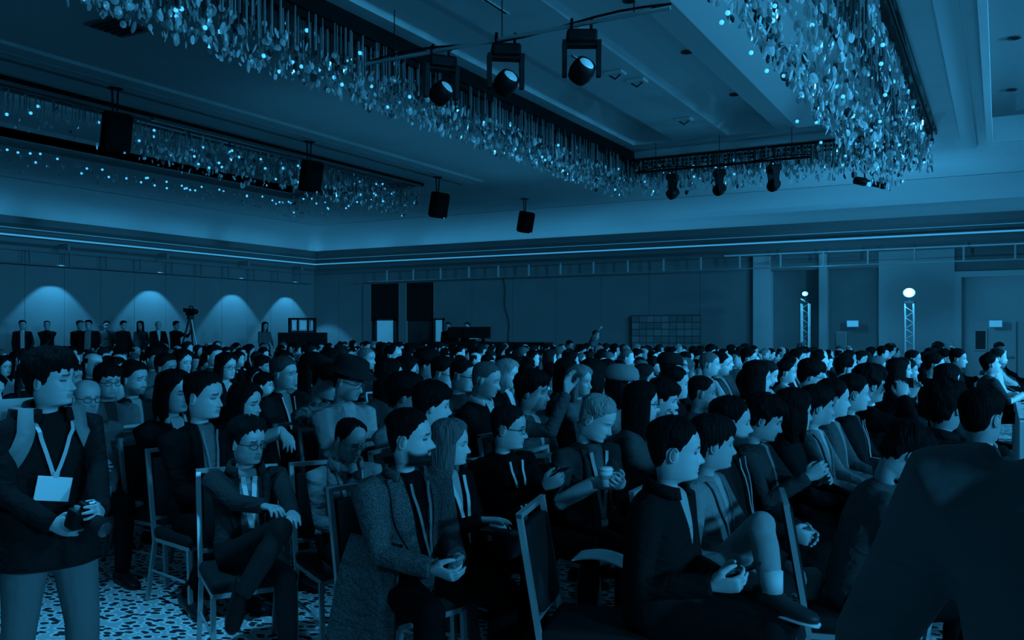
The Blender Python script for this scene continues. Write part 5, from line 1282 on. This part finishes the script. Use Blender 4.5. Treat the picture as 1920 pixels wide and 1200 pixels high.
if 'b' in RESTG:
    A_ = RESTG['b']; G = Fig(); G.V = np.concatenate(A_[0]); G.F = A_[1]; G.MI = A_[2]; G.TN = np.concatenate(A_[3]); G.OP = np.concatenate(A_[4])
    o = obj('distant_audience', fig_mesh(G, [skin_mat(k, .012) for k in SKINS] + [top_mat(v_, .4, 'plain') for _, v_ in TOPS] + [pants_mat(.018)], 'distant_audience'))
    tag(o, 'mass of tiny seated listeners in the farthest rows along the walls', 'audience', None, 'stuff')
    B_ = RESTG['h']; me = bpy.data.meshes.new('hair'); me.from_pydata(np.concatenate(B_[0]).tolist(), [], B_[1])
    for _, v_ in HAIRT: me.materials.append(hair_mat(v_))
    me.polygons.foreach_set('material_index', np.array(B_[2], np.int32)); me.update(); hh = obj('hair', me, o); hh['kind'] = 'stuff'
print('CROWD', len(seats), 'individuals', min(NIND, len(seats)), 'heroes', len(HERO))
# ---- people standing on the low riser along the left wall
rs = empty('riser', (-22.4, 18.2, 0)); tag(rs, 'low dark riser along the left wall under the standing people', 'platform')
MB().box(-1.3, 1.3, -5.6, 4.0, .0, .28).build('deck', M_blackm, rs); MB().box(1.3, 1.33, -5.6, 4.0, 0, .26).build('skirt', M_drape, rs)
def stander(px, py, d, yw, label, **sp):
    P = at(px, py, d); sp = {**dict(pose='stand', hy=0, k=1.0, R=((.12, -.2, .85), .3, 'in'), L=((.2, .2, .95), .4, 'in')), **sp}
    base = 0 if px > 1000 else .285
    P2 = Vector((P.x, P.y, 1.60)); g = make_person(P2, rad(yw), sp, label, 1, group='people standing along the left wall'); g.obj.location.z = P.z - 1.60 if d < 15 else base
    return g
for a in ((42, 607, 24.2, -30, 'standing man in a dark jacket and pale shirt, leftmost by the wall', dict(open=.05, shirt=.4, openb=-1, top=.014)),
          (88, 610, 24.4, -40, 'standing man in a black sweater with crossed hands under the leftmost wall light', dict(top=.012, hair='buzz', R=((.28, .05, .98), .4, 'in'), L=((.28, -.05, 1.0), .4, 'in'))),
          (150, 609, 24.6, -10, 'standing man in black turned aside, left of the grey-shirted man', dict(top=.010, hair='short')),
          (166, 608, 24.0, -50, 'standing man with open black jacket over a grey shirt', dict(top=.012, open=.08, openb=-1, shirt=.18, girth=1.15)),
          (200, 620, 26.0, -30, 'standing person in a grey top between the two wall lights', dict(top=.08)),
          (232, 622, 25.5, 0, 'standing man in black with head turned right, before the second wall light', dict(top=.014)),
          (263, 617, 26.3, -60, 'woman with long hair standing before the second wall light', dict(hair='long', top=.05, girth=.88)),
          (297, 609, 25.6, -20, 'standing man with bright shirt front and black suit', dict(hair='fringe', top=.012, open=.05, shirt=.5)),
          (331, 598, 26.4, 10, 'camera operator in black beside the tripod camera', dict(top=.008, R=((.4, -.1, 1.35), .5, 'in'), L=((.42, .12, 1.4), .5, 'in'))),
          (497, 622, 28.8, -20, 'person standing alone left of the draped equipment case', dict(hair='long', top=.1, girth=.9)),
          (840, 610, 30.3, -60, 'technician behind the left end of the control desk', dict(top=.01)),
          (876, 613, 30.3, -80, 'technician with bright face behind the control desk', dict(top=.012, skin=.5)),
          (1118, 634, 25.2, -20, 'person standing far back with a raised arm before the plain wall', dict(top=.10, R=((.3, -.2, 1.75), .4, 'in')))):
    stander(*a[:5], **a[5])
# video camera on tripod
Pc = at(357, 585, 25.8); g = empty('video_camera', (Pc.x, Pc.y, .28), rad(-20)); tag(g, 'black video camera on a tripod above the crowd before the left wall', 'video camera')
zt_ = Pc.z - .28
MB().rbox(-.22, .2, -.07, .07, zt_ - .09, zt_ + .1, .02).build('body', M_blackm, g); MB().tube([(.2, 0, zt_), (.42, 0, zt_)], [.06, .075], 10).build('lens_barrel', M_black, g, True)
MB().tube([(-.1, 0, zt_ + .1), (-.05, 0, zt_ + .17), (.15, 0, zt_ + .17), (.18, 0, zt_ + .1)], .018, 6).build('handle', M_black, g); MB().rbox(-.32, -.2, -.1, -.02, zt_ + .0, zt_ + .12, .02).build('viewfinder', M_blackm, g)
MB().rbox(-.08, .08, -.08, .08, zt_ - .22, zt_ - .09, .02).build('fluid_head', M_black, g); MB().tube([(-.08, 0, zt_ - .16), (-.5, .1, zt_ - .4)], .012, 6).build('pan_bar', M_black, g)
for k in range(3):
    a = 2 * PI * k / 3 + .4; MB().tube([(.03 * math.cos(a), .03 * math.sin(a), zt_ - .2), (.5 * math.cos(a), .5 * math.sin(a), .0)], [.03, .018], 6).build('leg', M_steel if k == 0 else M_black, g)
# ------------------------------------------------------------------ things held or worn, empty chairs
def solid_sheet(name, G_, th, m, parent, smooth=True):
    """G_: grid [i][j] of points; closed sheet of thickness th along its normals"""
    G_ = np.array(G_, float); du = np.gradient(G_, axis=0); dv = np.gradient(G_, axis=1); N_ = np.cross(du, dv); N_ /= np.linalg.norm(N_, axis=-1, keepdims=True) + 1e-9
    a, b = G_.shape[:2]; V = np.concatenate([(G_ + N_ * th / 2).reshape(-1, 3), (G_ - N_ * th / 2).reshape(-1, 3)]); n = a * b; f = []
    for i in range(a - 1):
        for j in range(b - 1):
            q = (i * b + j, (i + 1) * b + j, (i + 1) * b + j + 1, i * b + j + 1); f += [q, tuple(n + k for k in q[::-1])]
    for i in range(a - 1):
        for j in (0, b - 1): f.append((i * b + j, (i + 1) * b + j, n + (i + 1) * b + j, n + i * b + j))
    for j in range(b - 1):
        for i in (0, a - 1): f.append((i * b + j, i * b + j + 1, n + i * b + j + 1, n + i * b + j))
    return np_obj(name, V, f, m, parent, smooth)
# skirt of the tweed coat hanging over his right thigh and the seat edge
g = CL['tweed']; mt = top_mat(.075, .075, 'tweed')
for sd in (-1, 1):
    Gd = []
    for i in range(15):
        u = i / 14; x0 = -.17 + .36 * u; row = []
        for j in range(13):
            v = j / 12; z = .76 - .52 * v
            y = sd * (.172 + .06 * math.sin(min(1, v * 2.2) * PI / 2) + .035 * v + .012 * math.sin(u * 9 + v * 2) * v)
            x = x0 * (1 + .25 * v) + .035 * v * u + .02 * math.sin(v * 5) * v
            row.append((x, y * (1 - .35 * max(0, u - .6) * (1 - v)), z))
        Gd.append(row)
    solid_sheet('coat_skirt', Gd, .012, mt, g.obj)
# hem of the standing man's jacket
g = CL['stand']; mt = top_mat(.022, .022, 'plain'); Gd = []
for i in range(33):
    a = 2 * PI * i / 32; row = []
    for j in range(7):
        v = j / 6; z = 1.03 - .26 * v; k = g.k
        row.append((math.cos(a) * (.150 + .012 * v + .004 * math.sin(a * 5) * v) * k * 1.06 + .012, math.sin(a) * (.19 + .014 * v + .004 * math.sin(a * 7) * v) * k * 1.06, z * k))
    Gd.append(row)
solid_sheet('jacket_hem', Gd, .01, mt, g.obj)
def thing_at(name, label, cat, loc, M3):
    """M3: 3x3 orientation"""
    o = empty(name, loc); tag(o, label, cat); o.rotation_euler = Matrix(M3.tolist()).to_euler(); return o
def hand_pt(g, nm, q):
    """a point in the frame of a hand: x along the fingers, z out of its back"""
    W2, R_, curl, sd, el = g.hands[nm]; return g.toworld(W2 + R_ @ (V3(*q) * V3(1, sd * -1 if sd > 0 else 1, 1)))
def hand_R(g, nm): return rotz(g.yaw) @ g.hands[nm][1]
# backpack and its straps
g = CL['stand']; bp_ = empty('backpack', g.obj.location, g.yaw); tag(bp_, 'grey backpack worn by the standing man at the left edge', 'backpack')
M_bag = mat('backpack_cloth', .22, .8, .2, bump=.3, bscale=14)
c = g.spine(.62); MB().rbox(-.15, .0, -.15, .15, -.24, .24, .06, M=Matrix.Translation(c + V3(-.13, 0, 0))).build('pack', M_bag, bp_, True)
for sd in (-1, 1):
    pts, ns = [], []
    for t, lat in ((.42, .188), (.5, .183), (.56, .175), (.62, .165), (.7, .15), (.78, .135), (.86, .12), (.92, .108)):
        pts.append(g.tsurf(sd * lat, t, .018)); ns.append(nrm(g.frame(t)[2] + V3(0, sd * .5, 0)))
    tp_ = g.spine(.985) + V3(.0, sd * .1, .035); pts.append(tp_ + V3(.05, 0, .0)); ns.append(V3(.5, 0, 1)); pts.append(tp_ + V3(-.05, 0, .0)); ns.append(V3(-.2, 0, 1)); pts.append(g.spine(.8) + V3(-.14, sd * .1, 0)); ns.append(V3(-1, 0, .3))
    r = ribbon(pts, .034, ns, .008); np_obj('strap', r.v, r.f, M_bag, bp_, True)
# camera in the standing man's hands
pc = (hand_pt(g, 'R', (.10, .02, -.045)) + hand_pt(g, 'L', (.10, .02, -.045))) / 2
cm = empty('photo_camera', pc, g.yaw + .35); tag(cm, 'black photo camera held by the standing man', 'camera'); cm.rotation_euler = (0, .35, g.yaw + .35)
MB().rbox(-.03, .03, -.065, .065, -.045, .04, .014).build('body', M_black, cm, True); MB().rbox(-.02, .03, -.03, .03, .035, .065, .01).build('viewfinder_hump', M_black, cm, True)
MB().tube([(.03, 0, -.005), (.05, 0, -.005), (.052, 0, -.005), (.12, 0, -.005)], [.034, .034, .039, .041], 16).build('lens_barrel', M_blackm, cm, True)
MB().tube([(.117, 0, -.005), (.123, 0, -.005)], [.035, .03], 14).build('front_glass', mat('lens_glass', .05, .05, .9), cm, True)
MB().tube([(0, -.045, .04), (0, -.045, .052)], .012, 10).tube([(.005, .045, .04), (.005, .045, .05)], .015, 10).build('dial', M_steel, cm)
MB().box(.02, .028, -.012, .012, .067, .072).build('badge_plate', M_lens, cm)
# paper cups
def cup(name, label, loc):
    o = empty(name, loc); tag(o, label, 'cup', 'white paper cups'); n = 16
    MB().loft([[(r * math.cos(2 * PI * q / n), r * math.sin(2 * PI * q / n), z) for q in range(n)] for r, z in ((.027, 0), (.037, .088), (.034, .086), (.026, .01))]).build('cup_body', M_paper, o, True)
    MB().loft([[(r * math.cos(2 * PI * q / n), r * math.sin(2 * PI * q / n), z) for q in range(n)] for r, z in ((.0325, .04), (.0355, .062), (.0325, .062), (.031, .04))], caps=False).build('sleeve_band', mat('cup_band', .3), o, True)
    MB().loft([[(r * math.cos(2 * PI * q / n), r * math.sin(2 * PI * q / n), z) for q in range(n)] for r, z in ((.039, .085), (.040, .093), (.035, .095), (.033, .102), (.01, .101))]).build('lid', M_badge, o, True)
cup('paper_cup', 'white lidded paper cup in the bald man\'s hand at the left', at(184, 880, 5.8))
cup('paper_cup', 'white paper cup held by the white-haired man looking down', at(1136, 912, 4.62))
# phones
def phone(label, loc, M3, lit=False):
    o = thing_at('mobile_phone', label, 'phone', loc, M3)
    MB().rbox(-.075, .075, -.037, .037, -.0045, .0045, .004).build('case', M_black, o, True)
    MB().box(-.07, .07, -.033, .033, .0046, .0052).build('screen', mat('phone_screen', .3, .2, .6, emit=.25) if lit else mat('dark_glass', .02, .08, .8), o)
    MB().rbox(-.07, -.045, .008, .03, -.0065, -.0045, .0009).build('lens_bump', M_dark, o)
def mid(g, off): return (hand_pt(g, 'R', off) + hand_pt(g, 'L', off)) / 2
g = g14; phone('dark phone in the hands of the man nearest on the right', mid(g, (.11, .03, -.03)), rotz(g.yaw) @ roty(-.45))
g = g12; phone('phone in the hands of the man in the black sweater', mid(g, (.1, .02, -.03)), rotz(g.yaw) @ roty(-.6), True)
g = g22; phone('phone raised by the man in the black jacket', mid(g, (.09, .02, -.03)) + Vector((.03, 0, .03)), rotz(g.yaw) @ roty(PI / 2) @ rotz(PI / 2))
# booklet on the knee, handbag on the lap
bk = empty('booklet', at(1128, 1046, 4.1), rad(10)); tag(bk, 'white open booklet lying on a knee behind the empty-backed chair', 'booklet')
Gd = [[(-.12 + .24 * i / 8, -.09 + .18 * j / 4, .02 * math.sin(i / 8 * PI) - .015 * (i / 8) ** 2) for j in range(5)] for i in range(9)]; solid_sheet('pages', Gd, .006, M_paper, bk)
hb = empty('handbag', at(930, 1010, 4.3), rad(-6)); tag(hb, 'small dark handbag on the lap of the fair-haired woman', 'handbag')
MB().rbox(-.13, .13, -.05, .05, -.08, .05, .025).build('bag_body', mat('bag_leather', .02, .35, .5), hb, True); MB().tube([(-.08, 0, .05), (-.05, 0, .1), (.05, 0, .1), (.08, 0, .05)], .006, 6).build('bag_handle', M_black, hb, True); MB().box(-.012, .012, -.054, -.05, .0, .025).build('clasp', M_silver, hb)
# bow tie
g = g9; bt = MB()
for sd in (-1, 1): bt.loft([[g.tsurf(0, .97, .035) + V3(dx, sd * y, dz) for dx, dz in ((-.008, -h), (.008, -h), (.008, h), (-.008, h))] for y, h in ((.004, .009), (.03, .022), (.05, .025), (.052, .022))])
bt.build('bow_tie', mat('black_silk', .008, .4, .5), g.obj)
# empty chairs between the listeners
used = [(o.location.x, o.location.y) for o in bpy.data.objects if o.name.startswith('banquet_chair')]
for px, py, l in ((275, 768, 'empty banquet chair behind the bald man with the cup'), (250, 798, 'empty banquet chair beside the grey sweater at the left'), (545, 770, 'empty banquet chair with bright frame under the resting arm'), (590, 801, 'empty banquet chair left of the man with bow tie'),
                  (706, 735, 'empty banquet chair in the middle rows right of the hat'), (693, 754, 'empty banquet chair just right of the pale jacket'), (690, 786, 'empty banquet chair above the man with bow tie'), (890, 801, 'empty banquet chair between the fair-haired woman and the man in black'), (1005, 843, 'empty banquet chair beyond the man holding a phone')):
    d = (CH - .95) * F / (py - HZ); P = at(px, py, d); x, y = P.x + .28, P.y
    if min((x - a) ** 2 + (y - b) ** 2 for a, b in used) < .16 ** 2: continue
    chair(x, y, rad(random.uniform(-5, 5)), l); used.append((x, y))
bpy.data.scenes.remove(TMP)
